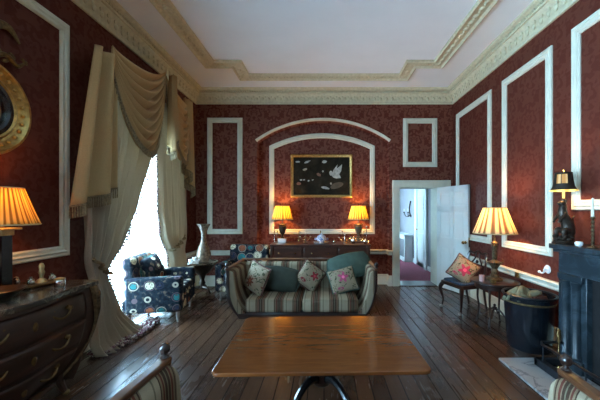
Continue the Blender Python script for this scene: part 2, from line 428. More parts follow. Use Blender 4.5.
# dado rail and skirting round the room
RAIL = [(0, .0), (.012, .0), (.03, .02), (.022, .04), (.04, .065), (.05, .085), (.035, .1), (0, .1)]
SK = [(0, 0), (.022, 0), (.022, .15), (.012, .17), (.016, .19), (.004, .21), (0, .21)]
flo = lambda z0: (lambda a, b, h: (a, b, z0+h))
def run(path, prof, z0): return MB().sweep(path, prof, flo(z0), closed=False)
segs = [[(DX0-.14, YB), (NX1, YB), (NX1, nb), (NX0, nb), (NX0, YB), (XL, YB), (XL, W1[1])], [(XL, W1[0]), (XL, W2[1])], [(XR, 3.0), (XR, YB)]]
for i, s_ in enumerate(segs):
    trim(run(s_, RAIL, .615))
    struct(run(s_, SK, 0).build('baseboard_'+('back', 'left', 'right')[i], 'plaster'))
struct(run([(XL, W2[0]), (XL, YF), (XR, YF), (XR, .8)], SK, 0).build('baseboard_front', 'plaster'))
# cornice: profile (inwards, drop)
CP = [(0, .27), (.025, .27), (.03, .245), (.02, .235), (.03, .2), (.06, .15), (.105, .115), (.11, .1), (.135, .098), (.135, .07), (.12, .066), (.12, .045), (.17, .04), (.19, .015), (.19, 0), (0, 0)]
cp = MB().sweep([(XL, YF), (XR, YF), (XR, YB), (XL, YB)], CP, lambda a, b, h: (a, b, H-h))
def along(x0, y0, x1, y1, step, fn):
    L = sqrt((x1-x0)**2+(y1-y0)**2); n = int(L/step); dx, dy = (x1-x0)/L, (y1-y0)/L
    for k in range(n):
        s = (k+.5)*L/n; fn(x0+dx*s, y0+dy*s, atan2(dy, dx))
walls4 = [(XL, YB, XR, YB, 0, -1), (XL, YF, XL, YB, 1, 0), (XR, YF, XR, YB, -1, 0)]
for x0, y0, x1, y1, nx, ny in walls4:
    along(x0, y0, x1, y1, .045, lambda x, y, a: cp.rbox((x+nx*.131, y+ny*.131, H-.056), (.024, .026, .02), (0, 0, a)))
    along(x0, y0, x1, y1, .115, lambda x, y, a: cp.ball((x+nx*.05, y+ny*.05, H-.175), (.03, .018, .045), 6, 4, (0, 0, a)))
    along(x0, y0, x1, y1, .115, lambda x, y, a: cp.ball((x+nx*.078+.0575*cos(a), y+ny*.078+.0575*sin(a), H-.15), (.012, .012, .03), 5, 4, (0, 0, a)))
trim(cp, 'cornice', ang=50)
# ceiling band with stepped corners
BX, NXc, BY1, BY0, NYd = 1.97, 1.53, 5.45, -1.45, .66
outer = [(-NXc, BY0), (NXc, BY0), (NXc, BY0+.47), (BX, BY0+.47), (BX, BY1-.47), (NXc, BY1-.47), (NXc, BY1), (-NXc, BY1), (-NXc, BY1-.47), (-BX, BY1-.47), (-BX, BY0+.47), (-NXc, BY0+.47)]
BP = [(0, 0), (0, .03), (.02, .045), (.035, .03), (.045, .015), (.175, .015), (.185, .03), (.2, .045), (.22, .03), (.22, 0)]
bd = MB().sweep(outer, BP, lambda a, b, h: (a, b, H-h))
for i in range(12):
    p, q = Vector(outer[i]), Vector(outer[(i+1) % 12]); d = (q-p).normalized(); nn = Vector((-d.y, d.x))
    p2, q2 = p+nn*.11+d*.06, q+nn*.11-d*.06
    along(p2.x, p2.y, q2.x, q2.y, .13, lambda x, y, a: bd.ball((x, y, H-.018), (.045, .032, .022), 7, 4, (0, 0, a+.5)))
    along(p2.x, p2.y, q2.x, q2.y, .13, lambda x, y, a: bd.ball((x+.06*cos(a), y+.06*sin(a), H-.018), (.018, .018, .02), 6, 4))
trim(bd, 'cornice', ang=50)

# windows
def window(n, w):
    y0, y1, z0, z1 = w; xg = XL-WT+.02
    m = MB(); fw = .05
    m.box(xg-.02, xg+.04, y0, y0+fw, z0, z1).box(xg-.02, xg+.04, y1-fw, y1, z0, z1).box(xg-.02, xg+.04, y0, y1, z1-fw, z1).box(xg-.02, xg+.04, y0, y1, z0, z0+.1)
    ym = (y0+y1)/2; m.box(xg-.015, xg+.035, ym-.03, ym+.03, z0, z1)
    o = m.build('window_%d' % n, 'white_paint', bevel=.005); struct(o, 'tall white casement window behind the drapes')
    g = MB().box(xg, xg+.006, y0+.01, y1-.01, z0+.05, z1-.01).build('window_pane', 'window_glass', o)
    ar = bpy.data.lights.new('sky_portal', 'AREA'); ar.shape = 'RECTANGLE'; ar.size = y1-y0; ar.size_y = z1-z0; ar.cycles.is_portal = True
    p = bpy.data.objects.new('sky_portal', ar); COL.objects.link(p); p.location = (xg-.05, ym, (z0+z1)/2); p.rotation_euler = Matrix(((0, 0, -1), (1, 0, 0), (0, -1, 0))).to_euler()
    # painted window lining
    l = MB().sweep([(y0, z0), (y0, z1), (y1, z1), (y1, z0)], [(0, -.001), (0, .24), (-.0, .24), (-.012, .24), (-.012, -.001)], lambda a, b, h: (XL-h, a, b), closed=False)
    l.sweep([(y0, z0), (y0, z1), (y1, z1), (y1, z0)], [(0, 0), (0, .02), (.09, .02), (.09, 0)], lambda a, b, h: (XL+h, a, b), closed=False)
    trim(l, 'white_paint')
window(1, W1); window(2, W2)

# door surround and corridor
path = [(DX0, 0), (DX0, DZ), (DX1, DZ), (DX1, 0)]
AP = [(0, 0), (0, .02), (.03, .028), (.06, .024), (.1, .035), (.13, .03), (.135, 0)]
dm = MB().sweep(path, AP, XZ(YB), closed=False)
dm.box(DX1+.13, DX1+.26, YB-.015, YB, 0, DZ+.135)
dm.box(DX0-.001, DX0+.012, YB-.02, YB+.36, 0, DZ).box(DX1-.012, DX1+.001, YB-.02, YB+.36, 0, DZ).box(DX0, DX1, YB-.02, YB+.36, DZ-.012, DZ)
trim(dm, 'plaster', bevel=.002)
trim(MB().box(DX0, DX1, YB-.02, YB+.40, -.05, .012), 'dark_wood')
CX0, CX1, CY1, CH = .75, 2.62, 11.4, 3.0
struct(MB().box(CX0, CX1, YB+.35, CY1, -.1, 0.006).build('floor_corridor', 'carpet', flat=True))
struct(MB().box(CX0, CX1, YB+.35, CY1, CH, CH+.1).build('ceiling_corridor', 'ceiling', flat=True))
struct(MB().box(CX1, CX1+.15, YB+.35, CY1, 0, CH).build('wall_corridor_right', 'grey_wall', flat=True))
m = MB().box(CX0-.15, CX0, YB+.35, 6.9, 0, CH).box(CX0-.15, CX0, 9.6, CY1, 0, CH).box(CX0-.15, CX0, 6.9, 9.6, 0, .9).box(CX0-.15, CX0, 6.9, 9.6, 2.2, CH).box(CX0-.15, CX0, 6.9, 8.6, 0, CH)
struct(m.build('wall_corridor_left', 'cream_wall', flat=True))
struct(MB().box(CX0-.15, CX1+.15, CY1, CY1+.1, 0, CH).build('wall_corridor_end', 'cream_wall', flat=True))
m = MB()
for y in (6.9, 7.8, 8.7, 9.55): m.box(CX0-.12, CX0-.07, y, y+.06, .5, 2.6)
for z in (.5, 1.5, 2.55): m.box(CX0-.12, CX0-.07, 6.9, 9.6, z, z+.05)
w3 = struct(m.build('window_3', 'white_paint')); MB().box(CX0-.1, CX0-.094, 6.92, 9.58, .52, 2.58).build('window_pane', 'window_glass', w3)  # unseen window, added to bring daylight into the corridor
ar = bpy.data.lights.new('sky_portal', 'AREA'); ar.shape = 'RECTANGLE'; ar.size = 2.7; ar.size_y = 2.1; ar.cycles.is_portal = True
p = bpy.data.objects.new('sky_portal', ar); COL.objects.link(p); p.location = (CX0-.2, 8.25, 1.55); p.rotation_euler = Matrix(((0, 0, -1), (1, 0, 0), (0, -1, 0))).to_euler()
struct(MB().box(CX1-.02, CX1, YB+.35, CY1, 0, .12).build('baseboard_corridor', 'white_paint'))
# corridor doorway in its right wall
m = MB().box(CX1-.05, CX1, 7.55, 7.75, .0, 2.5).box(CX1-.05, CX1, 8.35, 8.55, 0, 2.5).box(CX1-.05, CX1, 7.55, 8.55, 2.1, 2.5).box(CX1-.02, CX1, 7.75, 8.35, 0, 2.1)
for z0, z1 in ((.2, .9), (1.0, 1.9)): m.box(CX1-.03, CX1, 7.83, 8.27, z0, z1)
d2 = struct(m.build('door_2', 'white_paint', bevel=.008), 'white panelled door in the right wall of the corridor'); MB().ball((CX1-.07, 8.25, 1.0), .025).build('door_knob', 'brass', d2)
rc = thing('radiator_cover', 'white radiator cover seen through the open doorway in the corridor', 'radiator cover', (CX1-.14, 9.4, 0))
MB().box(-.12, .12, -.62, -.56, 0, .76).box(-.12, .12, .56, .62, 0, .76).box(-.12, -.09, -.62, .62, 0, .12).box(-.12, -.09, -.62, .62, .66, .76).build('cabinet', 'white_paint', rc, bevel=.005)
MB().box(-.15, .13, -.66, .66, .76, .80).build('top', 'white_paint', rc, bevel=.006)
g = MB()
for k in range(26): g.box(-.1, -.094, -.56+k*.0435, -.545+k*.0435, .12, .66)
g.box(-.06, -.05, -.56, .56, .1, .7); g.build('grille', 'grey_wall', rc)
sc = thing('wall_sconce', 'ornate branching wall sconce above the corridor radiator cover', 'wall light', (CX1, 9.0, 1.35))
MB().lathe([(0, 0), (.05, .01), (.03, .03), (0, .04)], M=Matrix.Rotation(R(-90), 3, 'Y'), seg=12).tube([(-.03, 0, 0), (-.06, 0, .2), (-.02, 0, .45)], .02, 6, 5).build('backplate', 'bronze', sc)
for sgn in (-1, 1):
    MB().tube([(-.03, 0, .05), (-.12, sgn*.1, -.02), (-.16, sgn*.22, .1)], .012, 6, 5).ball((-.16, sgn*.22, .11), (.03, .03, .02)).build('branch', 'bronze', sc)
    MB().lathe([(.009, 0), (.009, .09), (0, .1)], (-.16, sgn*.22, .125), 8).build('candle', 'candle_wax', sc)
# open door leaf
dl = thing('door_1', 'white six-panelled door standing open against the right wall', 'door', (DX1-.01, YB-.035, .015)); del dl['category']; struct(dl)
ang = atan2(5.28-(YB-.035), 2.535-DX1); dl.rotation_euler = (0, 0, ang); DW, DH = .77, 1.95
m = MB()
PNL = [(.10, .36), (.44, .70)]; RWS = [(.13, .80), (.98, 1.48), (1.58, 1.84)]
m.box(0, DW, -.012, .012, 0, DH)
for s_ in (-1, 1):
    y = (0.011, .022) if s_ > 0 else (-.022, -.011)
    for x0, x1 in ((0, .10), (.36, .44), (.70, DW)): m.box(x0, x1, *y, 0, DH)
    for z0, z1 in ((0, .13), (.80, .98), (1.48, 1.58), (1.84, DH)): m.box(0, DW, *y, z0, z1)
    for x0, x1 in PNL:
        for z0, z1 in RWS: m.box(x0+.035, x1-.035, *((.011, .018) if s_ > 0 else (-.018, -.011)), z0+.035, z1-.035)
m.build('door_leaf', 'white_paint', dl, bevel=.003)
for s_ in (-1, 1):
    MB().lathe([(.026, 0), (.026, .006), (.01, .012), (.01, .035), (.027, .05), (.03, .065), (.02, .078), (0, .08)], M=Matrix.Rotation(R(-90*s_), 3, 'X'), seg=16, c=(.715, s_*.02, .93)).build('door_knob', 'brass', dl)
MB().box(DW-.001, DW+.003, -.012, .012, .85, 1.02).build('lock_plate', 'brass', dl)
for z in (.2, 1.7): MB().lathe([(.009, 0), (.009, .1)], (0, .0, z), 10).build('hinge', 'brass', dl)

# ------------------------------------------------------------ drapes of window 1
def lerp(a, b, t): return a+(b-a)*t
def interp(tab, v):
    for (a, p), (b, q) in zip(tab, tab[1:]):
        if v <= b: 
            t = (v-a)/(b-a) if b > a else 0; t = t*t*(3-2*t)*.5+t*.5
            return p+(q-p)*t
    return tab[-1][1]
def drape(name, outer, inner, label, folds, puddle, sign, xbase=-2.44):
    root = thing(name, label, 'curtain', (xbase, (outer[0][1]+inner[0][1])/2, 0))
    oy = root.location.y
    ztop, zbot = 3.15, .02
    # tables are by height descending -> use v
    def pos(u, v):
        z = lerp(ztop, zbot, v)
        a = interp(outer, 1-z/ztop) ; b = interp(inner, 1-z/ztop)
        y = lerp(a, b, u); w = abs(b-a)
        amp = .020+.045*min(1, w/1.0)
        x = amp*sin(u*folds*2*pi+.6*sin(v*5))+.012*sin(u*folds*5.1*pi+v*4)
        x += interp([(0, -.02), (.6, .0), (.72, -.015), (.8, .02), (1, .10)], v)*1.0
        if z < .12: x += puddle*(1-z/.12)*.12*(.6+.4*sin(u*9)); z = max(.012+.01*sin(u*40), z*.8)
        return (x, y-oy, z)
    MB().grid(pos, 110, 60).build('drape', 'curtain_cloth', root, solid=.006)
    fr = MB()
    for k in range(84):
        v = .04+.95*k/84; x, y, z = pos(1.0, v)
        fr.ball((x+.012, y+sign*(.03 if k % 2 else .012), z), (.016, .019, .015), 6, 4)
    fr.build('fringe', 'bobble', root)
    return root, pos
t = NT('bobble'); n = t.noise(t.obj(), 45, 1); t.set(t.ramp(n, [(0, (.09, .02, .03)), (.53, (.42, .36, .30))], 'CONSTANT'), .9); MATS['bobble'] = t.m
def H_(z): return 1-z/3.15
OL = [(0, 3.25), (H_(1.5), 3.06), (H_(1.05), 3.07), (H_(.75), 3.14), (1, 3.04)]
IL = [(0, 4.40), (H_(2.36), 4.22), (H_(1.6), 3.90), (H_(1.15), 3.66), (H_(.80), 3.36), (H_(.35), 3.50), (1, 3.80)]
dL, posL = drape('curtain', OL, IL, 'gold floor-length curtain tied back on the near side of the bright window', 9, 1, 1)
OR_ = [(0, 5.18), (H_(1.0), 5.24), (H_(.8), 5.18), (1, 5.28)]
IR = [(0, 4.28), (H_(2.4), 4.34), (H_(1.58), 4.38), (H_(1.15), 4.48), (H_(.85), 4.72), (1, 4.66)]
dR, posR = drape('curtain', OR_, IR, 'gold floor-length curtain on the far side of the window behind the patterned armchair', 8, .6, -1)
for root, pos, vz, lab in ((dL, posL, .80, 'twisted cord tieback'), (dR, posR, .88, 'twisted cord tieback')):
    vv = 1-(vz-.02)/3.13; m = MB(); P = []
    for k in range(13):
        u = k/12; x, y, z = pos(u, vv); P.append((x+.065-.03*abs(u-.5), y, z+.20*(1-u)**1.2-.02*sin(u*pi)))
    m.tube(P, .017, 8, 3).tube([(p[0]+.012*sin(i*2), p[1], p[2]+.014) for i, p in enumerate(P)], .009, 6, 3)
    m.build('tieback', 'fringe_gold', root)
# floor fringe heap of the near curtain
m = MB()
for k in range(260):
    u = random.random(); y = lerp(3.05, 4.12, u); x = -2.44+.16*random.random()+.10*sin(u*3)+.02
    m.ball((x+2.44, y-dL.location.y, .02+.03*random.random()), (.02, .022, .016), 6, 4)
m.build('bottom_fringe', 'bobble', dL)

# pelmet swags
def swag(y0, y1, z0, z1, drop, label, xb=-2.40, n=8, skew=0):
    root = thing('curtain_swag', label, 'curtain swag', (xb, (y0+y1)/2, 0), group=None); oy = (y0+y1)/2
    def pos(u, v):
        e = sin(pi*u)**.75 if 0 < u < 1 else 0
        y = lerp(y0, y1, u); ztop = lerp(z0, z1, u)-.16*sin(pi*u)**.8-.02
        s = sin(pi*min(1, max(0, u+skew*sin(pi*u))))
        gather = v*.10*(1-s)
        z = ztop-(drop-.16)*v**1.0*s**.62-gather*1.3
        fold = sin(v*n*2*pi+1.2*sin(pi*u))
        x = .05+.07*s*(.5+.5*v)+.05*fold*(.25+.75*s)*(.5+.5*min(1, v*3))
        y = y+(.5-u)*.10*v*s
        z += .018*cos(v*n*2*pi)*s
        return (x, y-oy, z)
    MB().grid(pos, 44, 96).build('swag', 'swag_cloth', root, solid=.006)
    f = MB()
    for k in range(66):
        x, y, z = pos(k/65, 1.0); f.tube([(x, y, z+.01), (x+.004*sin(k), y, z-.075)], [.006, .0075], 5)
    P = [pos(k/40, 1.0) for k in range(41)]; f.tube(P, .012, 6)
    f.build('fringe', 'fringe_gold', root)
    return root
swag(3.33, 4.44, 3.36, 3.58, 1.20, 'wide gold fabric swag over the near half of the window')
swag(4.46, 5.22, 3.53, 3.38, 1.15, 'narrower looking gold fabric swag over the far half of the window, by the corner')
def jabot(ya, yb, ztop, L, spread, label, x0=-2.30, nf=3, slant=.3, dirn=-1):
    root = thing('curtain_tail', label, 'curtain tail', (x0, (ya+yb)/2, 0)); oy = (ya+yb)/2
    def pos(u, v):
        LL = L*(1-slant*u)
        y = lerp(ya, yb, u)+dirn*spread*v*(1-u); z = ztop-LL*v+.02*u
        x = (.05+.03*v)*sin(u*nf*2*pi)+.02
        return (x, y-oy, z)
    MB().grid(pos, 40, 24).build('tail', 'swag_cloth', root, solid=.006)
    f = MB()
    for k in range(60):
        x, y, z = pos(k/59, 1.0); f.tube([(x, y, z+.01), (x+.003*sin(k*2), y, z-.11)], [.005, .0075], 5)
    P = [pos(k/40, 1.0) for k in range(41)]; f.tube(P, .01, 6); f.build('fringe', 'fringe_gold', root)
jabot(3.06, 3.40, 3.20, 1.66, .30, 'long pleated curtain tail with fringe, nearest the white wall panel', x0=-2.36, slant=.12, nf=2)
jabot(4.42, 4.52, 3.50, 1.15, .02, 'thin curtain tail hanging between the two swags', nf=2, slant=.25, x0=-2.27)
jabot(5.18, 5.02, 3.38, 1.55, -.03, 'pleated curtain tail at the far edge of the window near the room corner', nf=2, slant=.3, x0=-2.33)
pel = MB().box(XL, -2.46, 3.5, 5.2, 3.10, 3.15)
tag(pel.build('pelmet_board', 'swag_cloth', bevel=.004), 'gold covered pelmet board carrying the window swags', 'pelmet')

# ------------------------------------------------------------ sofas
def pillow_fn(w, h, t_, n=22, pinch=.06):
    def f(side):
        def g(u, v):
            a, b = 2*u-1, 2*v-1
            ca = 1-pinch*(1-b*b)*1.0; cb = 1-pinch*(1-a*a)
            thick = ((1-a*a)*(1-b*b))**.42
            return (a*w/2*ca, side*t_/2*thick, b*h/2*cb)
        return g
    return f
def pillow(name, label, w, h, th, mat, loc, rot, trimmat=None, group=None):
    f = pillow_fn(w, h, th*1.35, pinch=-.16 if mat.startswith('teal') else .07); m = MB().grid(f(1), 24, 24).grid(f(-1), 24, 24)
    import bmesh
    o = m.build(name, mat, None, loc, rot); b = bmesh.new(); b.from_mesh(o.data); bmesh.ops.remove_doubles(b, verts=b.verts, dist=.0004); bmesh.ops.recalc_face_normals(b, faces=b.faces); b.to_mesh(o.data); b.free()
    tag(o, label, 'cushion', group)
    if trimmat:
        g = f(1); P = [g(k/20, 0) for k in range(20)]+[g(1, k/20) for k in range(20)]+[g(1-k/20, 1) for k in range(20)]+[g(0, 1-k/20) for k in range(20)]
        MB().tube(P, .011, 6, closed=True).build('piping', trimmat, o)
    return o

def make_sofa(label, loc, rz):
    root = thing('sofa', label, 'sofa', loc, rz)
    DF, DB = -.40, .42      # front, back (y)
    # arm cross-section (x outwards, z up) as a boat curve
    outer = catmull([(.70, 0, .14), (.815, 0, .17), (.90, 0, .30), (.945, 0, .48), (.955, 0, .64), (.952, 0, .745)], 5)
    inner = catmull([(.905, 0, .735), (.875, 0, .70), (.862, 0, .60), (.84, 0, .46), (.79, 0, .30), (.72, 0, .20)], 5)
    poly = [(p.x, p.z) for p in outer]+[(p.x, p.z) for p in inner]
    for sg in (-1, 1):
        MB().prism(poly, lambda a, b, h, sg=sg: (sg*a, h, b), DF+.02, DB).build('arm', 'stripe_y', root, bevel=.018, bseg=3)
        # wooden edge that follows the arm's outline at the front and rail along the top
        band = [(p.x+.008, p.z) for p in outer]+[(p.x-.022, p.z) for p in outer[::-1]]
        MB().prism(band, lambda a, b, h, sg=sg: (sg*a, h, b), DF-.005, DF+.035).build('arm_facing', 'dark_wood', root, bevel=.005)
        MB().box(min(sg*.925, sg*.975), max(sg*.925, sg*.975), DF-.005, DB+.03, .742, .772).build('arm_rail', 'rail_wood', root, bevel=.008)
        MB().lathe([(.016, 0), (.022, .007), (.012, .016), (.011, .023), (.020, .03), (.026, .044), (.024, .058), (.014, .07), (.005, .075), (0, .077)], (sg*.95, DF+.02, .770), 16, ripple=.06, nr=6).build('finial', 'dark_wood', root)
        for y in (DF+.07, DB-.06):
            MB().lathe([(.016, 0), (.022, .012), (.02, .05), (.03, .07), (.034, .13)], (sg*.66, y, .0), 12).build('leg', 'dark_wood', root)
    MB().prism([(-.80, .125), (.80, .125), (.83, .19), (-.83, .19)], lambda a, b, h: (a, h, b), DF, DF+.05).box(-.76, .76, DF+.04, DB, .13, .20).build('seat_rail', 'dark_wood', root, bevel=.006)
    # back
    def bk(u, v):
        x = lerp(-.93, .93, u); th = 2*pi*v
        return (x, .34+.085*cos(th)*(1-.1)+(.05*(sin(th))), .46+.285*sin(th))
    MB().box(-.90, .90, .27, .42, .16, .735).build('backrest', 'stripe_x', root, bevel=.04, bseg=4)
    MB().box(-.97, .97, .375, .45, .742, .775).build('back_rail', 'rail_wood', root, bevel=.008)
    for sg in (-1, 1):
        c = MB()
        def cu(u, v, s_=1):
            a, b = 2*u-1, 2*v-1; sq = (1-a**6)**.3*(1-b**6)**.3 if abs(a) < 1 and abs(b) < 1 else 0
            return (sg*.365+a*.362, -.06+b*.345, .295+s_*(.055*sq+.045*((1-a*a)*(1-b*b))**.5))
        c.box(sg*.365-.362, sg*.365+.362, DF+.015, .28, .20, .375)
        o = c.build('seat_cushion', 'stripe_x', root, bevel=.045, bseg=4)
        MB().tube([(sg*.365-.35, DF+.02, .366), (sg*.365+.35, DF+.02, .366)], .006, 6).build('piping', 'stripe_x', o)
    return root
SX, SY = -.285, 4.20
make_sofa('striped sofa with wooden rails in the middle of the room, five cushions on it', (SX, SY, 0), R(0))
make_sofa('striped sofa in the foreground seen from behind, only its two arm ends in view', (.135, 1.05, 0), R(180-3.5))
pillow('cushion', 'floral cushion with brown border leaning on the left arm of the striped sofa', .40, .40, .13, 'floral_sun', (-.92, 4.12, .575), (R(-14), R(14), R(-42)), 'trim_brown')
pillow('cushion', 'dark green cushion lying between two floral cushions on the left half of the sofa', .50, .30, .17, 'teal_velvet', (-.63, 4.26, .53), (R(-20), R(6), R(-8)), 'teal_velvet')
pillow('cushion', 'cream floral cushion set on its corner at the centre of the sofa back', .36, .36, .13, 'floral_red', (-.20, 4.30, .565), (R(-22), R(38), R(6)), 'trim_brown')
pillow('cushion', 'cushion with a pink flower in front of the right end of the sofa', .38, .34, .13, 'floral_pink', (.26, 4.16, .54), (R(-24), R(-12), R(12)), 'teal_light')
pillow('cushion', 'large plain green cushion resting on top of the pink flower cushion', .56, .34, .18, 'teal_light', (.37, 4.38, .70), (R(-38), R(-12), R(10)), 'teal_light')

# ------------------------------------------------------------ tilt-top table
ct = thing('coffee_table', 'large low polished mahogany table with rounded corners in front of the sofa', 'table', (-.02, 2.355, 0), R(1.3))
def rrect(w, d, r, n=5):
    P = []
    for cx, cy, a0 in ((w-r, d-r, 0), (-w+r, d-r, 90), (-w+r, -d+r, 180), (w-r, -d+r, 270)):
        for k in range(n+1): a = R(a0+90*k/n); P.append((cx+r*cos(a), cy+r*sin(a)))
    return P
MB().prism(rrect(.695, .495, .05), lambda a, b, h: (a, b, h), .475, .50).build('tabletop', 'mahogany', ct, bevel=.006, bseg=3)
MB().prism(rrect(.55, .37, .02), lambda a, b, h: (a, b, h), .44, .475).build('apron', 'dark_wood', ct, bevel=.004)
MB().lathe([(.16, .44), (.15, .425), (.06, .41), (.045, .37), (.06, .33), (.075, .29), (.055, .25), (.07, .22), (.085, .19), (.06, .15), (.02, .13), (0, .13)], seg=24).build('pedestal', 'dark_wood', ct)
for a in (52, 128, 232, 308):
    ca, sa = cos(R(a)), sin(R(a)); P = [(r*ca*.95, r*sa, z) for r, z in ((.04, .19), (.14, .235), (.26, .20), (.38, .09), (.47, .045))]
    lg = MB().tube(P, [.033, .03, .026, .02, .016], 8, 6).build('leg', 'black_wood', ct)
    MB().tube([(.45*ca*.95, .45*sa, .052), (.50*ca*.95, .50*sa, .038)], [.02, .017], 8).lathe([(0, 0), (.014, 0), (.014, .02), (0, .02)], (.495*ca*.95, .495*sa, .0), 8).build('caster', 'brass', lg)

# ------------------------------------------------------------ patterned armchairs
def make_armchair(label, loc, rz):
    r_ = thing('armchair', label, 'armchair', loc, rz, None)
    MB().box(-.38, .38, -.35, .34, .15, .33).build('base', 'medallion_print', r_, bevel=.02, bseg=3)
    for sg in (-1, 1):
        m = MB().box(min(sg*.27, sg*.40), max(sg*.27, sg*.40), -.365, .30, .16, .62)
        m.build('arm', 'medallion_print', r_, bevel=.035, bseg=4)
    MB().box(-.265, .265, -.36, .18, .33, .46).build('seat_cushion', 'medallion_print', r_, bevel=.04, bseg=4)
    def bk(x0, x1, y0, z0, z1, th, lean):
        P = [(x0, y0, z0), (x1, y0, z0), (x1, y0+th, z0), (x0, y0+th, z0), (x0, y0+lean, z1), (x1, y0+lean, z1), (x1, y0+lean+th*.8, z1), (x0, y0+lean+th*.8, z1)]
        return MB().add(P, [(0, 1, 2, 3), (4, 7, 6, 5), (0, 4, 5, 1), (2, 6, 7, 3), (0, 3, 7, 4), (1, 5, 6, 2)])
    bk(-.36, .36, .16, .30, .88, .17, .06).build('backrest', 'medallion_print', r_, bevel=.045, bseg=4)
    for x in (-.32, .32):
        for y in (-.30, .27): MB().lathe([(.012, 0), (.018, .008), (.016, .02), (.022, .1), (.03, .16)], (x, y, 0), 12).build('leg', 'dark_wood' if y > 0 else 'porcelain_leg', r_)
    return r_
plain('porcelain_leg', (.35, .33, .3), .3, .3)
c1 = make_armchair('dark medallion-print armchair in front of the bright window', (-2.35, 4.33, 0), R(101)); c1.scale = (1.03, 1.04, 1.0)
c2 = copy_tree(c1); c2.scale = (1, 1, 1); c2.location = (-1.40, 5.32, 0); c2.rotation_euler = (0, 0, R(-3)); c2['label'] = 'dark medallion-print armchair behind the left end of the striped sofa'
pillow('cushion', 'teal and dark print cushion leaning inside the armchair by the window', .44, .40, .15, 'medallion_print', (-2.49, 4.35, .66), (R(-20), R(-8), R(88)), 'teal_light')

# ------------------------------------------------------------ corner vase table
vt = thing('vase_table', 'small round table with a tray top in the far left corner', 'table', (-2.2, 5.42, 0))
MB().lathe([(0, .55), (.25, .55), (.27, .565), (.275, .585), (.255, .585), (.25, .575), (0, .575)], seg=32).build('tabletop', 'silver', vt)
MB().lathe([(.05, .10), (.04, .16), (.055, .2), (.035, .26), (.06, .34), (.15, .42), (.2, .50), (.21, .55), (0, .55)], seg=24).build('pedestal', 'bronze', vt)
for a in (90, 210, 330): MB().tube([(.03*cos(R(a)), .03*sin(R(a)), .13), (.14*cos(R(a)), .14*sin(R(a)), .12), (.22*cos(R(a)), .22*sin(R(a)), .02)], [.028, .02, .016], 8, 4).build('leg', 'bronze', vt)
m = MB().lathe([(.06, 0), (.09, .015), (.12, .08), (.125, .14), (.1, .24), (.062, .33), (.042, .42), (.045, .52), (.08, .62), (.12, .69), (.11, .69), (.04, .55), (0, .5)], seg=28, ripple=.02, nr=12)
tag(m.build('vase', 'vase', loc=(-2.19, 5.46, .575)), 'tall brown and gold vase with flared mouth on the corner table', 'vase')
k = 0
for x, y, s_, lab in ((-2.36, 5.30, 1.0, 'white china cup at the window edge of the corner table'), (-2.29, 5.24, .8, 'small white china cup in the middle of the corner table group'), (-2.33, 5.42, 1.2, 'tallest white china cup by the back of the corner table'), (-2.22, 5.26, .9, 'white china cup closest to the tall vase')):
    m = MB().lathe([(.018*s_, 0), (.024*s_, .004), (.03*s_, .035*s_), (.042*s_, .075*s_), (.038*s_, .075*s_), (.02*s_, .01), (0, .008)], seg=16)
    tag(m.build('china_cup', 'porcelain', loc=(x, y, .575)), lab, 'cup', 'white china on the corner table')

# ------------------------------------------------------------ painting
pt = thing('painting', 'dark oil painting of white birds in a gold frame above the sideboard', 'painting', (-.05, nb, 2.215))
PX, PZ = .63, .44
MB().sweep(rect(-PX, PX, -PZ, PZ), [(0, 0), (0, .035), (.015, .05), (.035, .04), (.045, .02), (.055, .015), (.055, 0)], lambda a, b, h: (a, -h, b)).build('frame', 'dull_gold', pt)
for sx in (-1, 1):
    for sz in (-1, 1): MB().ball((sx*(PX-.03), -.045, sz*(PZ-.03)), (.035, .015, .035), 8, 5).build('frame_corner', 'gold', pt)
MB().box(-PX+.05, PX-.05, -.012, 0, -PZ+.05, PZ-.05).build('canvas', 'painting_canvas', pt)
plain('paint_white', (.34, .35, .31), .5, var=.3, scale=20); plain('paint_rust', (.16, .07, .04), .5); plain('paint_olive', (.06, .05, .03), .5, var=.3)
def blob(pts, mat, y=-.0135):
    MB().prism(pts, lambda a, b, h: (a, y-h, b), 0, .0015).build('painted_bird', mat, pt, flat=True)
def ell(cx, cz, rx, rz, a=0, n=14, jag=.0):
    return [(cx+(rx*cos(2*pi*k/n))*cos(a)-(rz*sin(2*pi*k/n))*sin(a)+jag*random.uniform(-1, 1), cz+(rx*cos(2*pi*k/n))*sin(a)+(rz*sin(2*pi*k/n))*cos(a)+jag*random.uniform(-1, 1)) for k in range(n)]
blob([(.20, .02), (.24, .12), (.33, .24), (.31, .15), (.42, .24), (.40, .10), (.36, .04), (.40, -.04), (.30, -.05), (.24, -.03)], 'paint_white')
blob(ell(.19, .06, .03, .05), 'paint_white')
for cx, cz, rx, rz, a, mt in ((.08, -.25, .09, .025, -.2, 'paint_white'), (-.30, .30, .07, .02, .4, 'paint_white'), (-.35, .14, .05, .022, .3, 'paint_white'), (-.50, .30, .05, .018, 0, 'paint_white'), (.06, .30, .05, .03, .2, 'paint_white'), (-.06, .03, .05, .03, -.5, 'paint_rust'), (-.48, -.16, .05, .03, 0, 'paint_rust'), (-.43, -.08, .025, .013, 0, 'paint_white'), (-.37, -.08, .02, .012, 0, 'paint_white'), (-.27, -.10, .022, .016, .4, 'paint_white'), (-.19, -.08, .02, .012, 0, 'paint_white'), (.03, .10, .02, .02, 0, 'paint_white'), (.20, -.16, .018, .02, 0, 'paint_white'), (.32, -.20, .14, .06, .3, 'paint_olive')):
    blob(ell(cx*.97, cz*.97, rx, rz, a, 12, .004), mt)

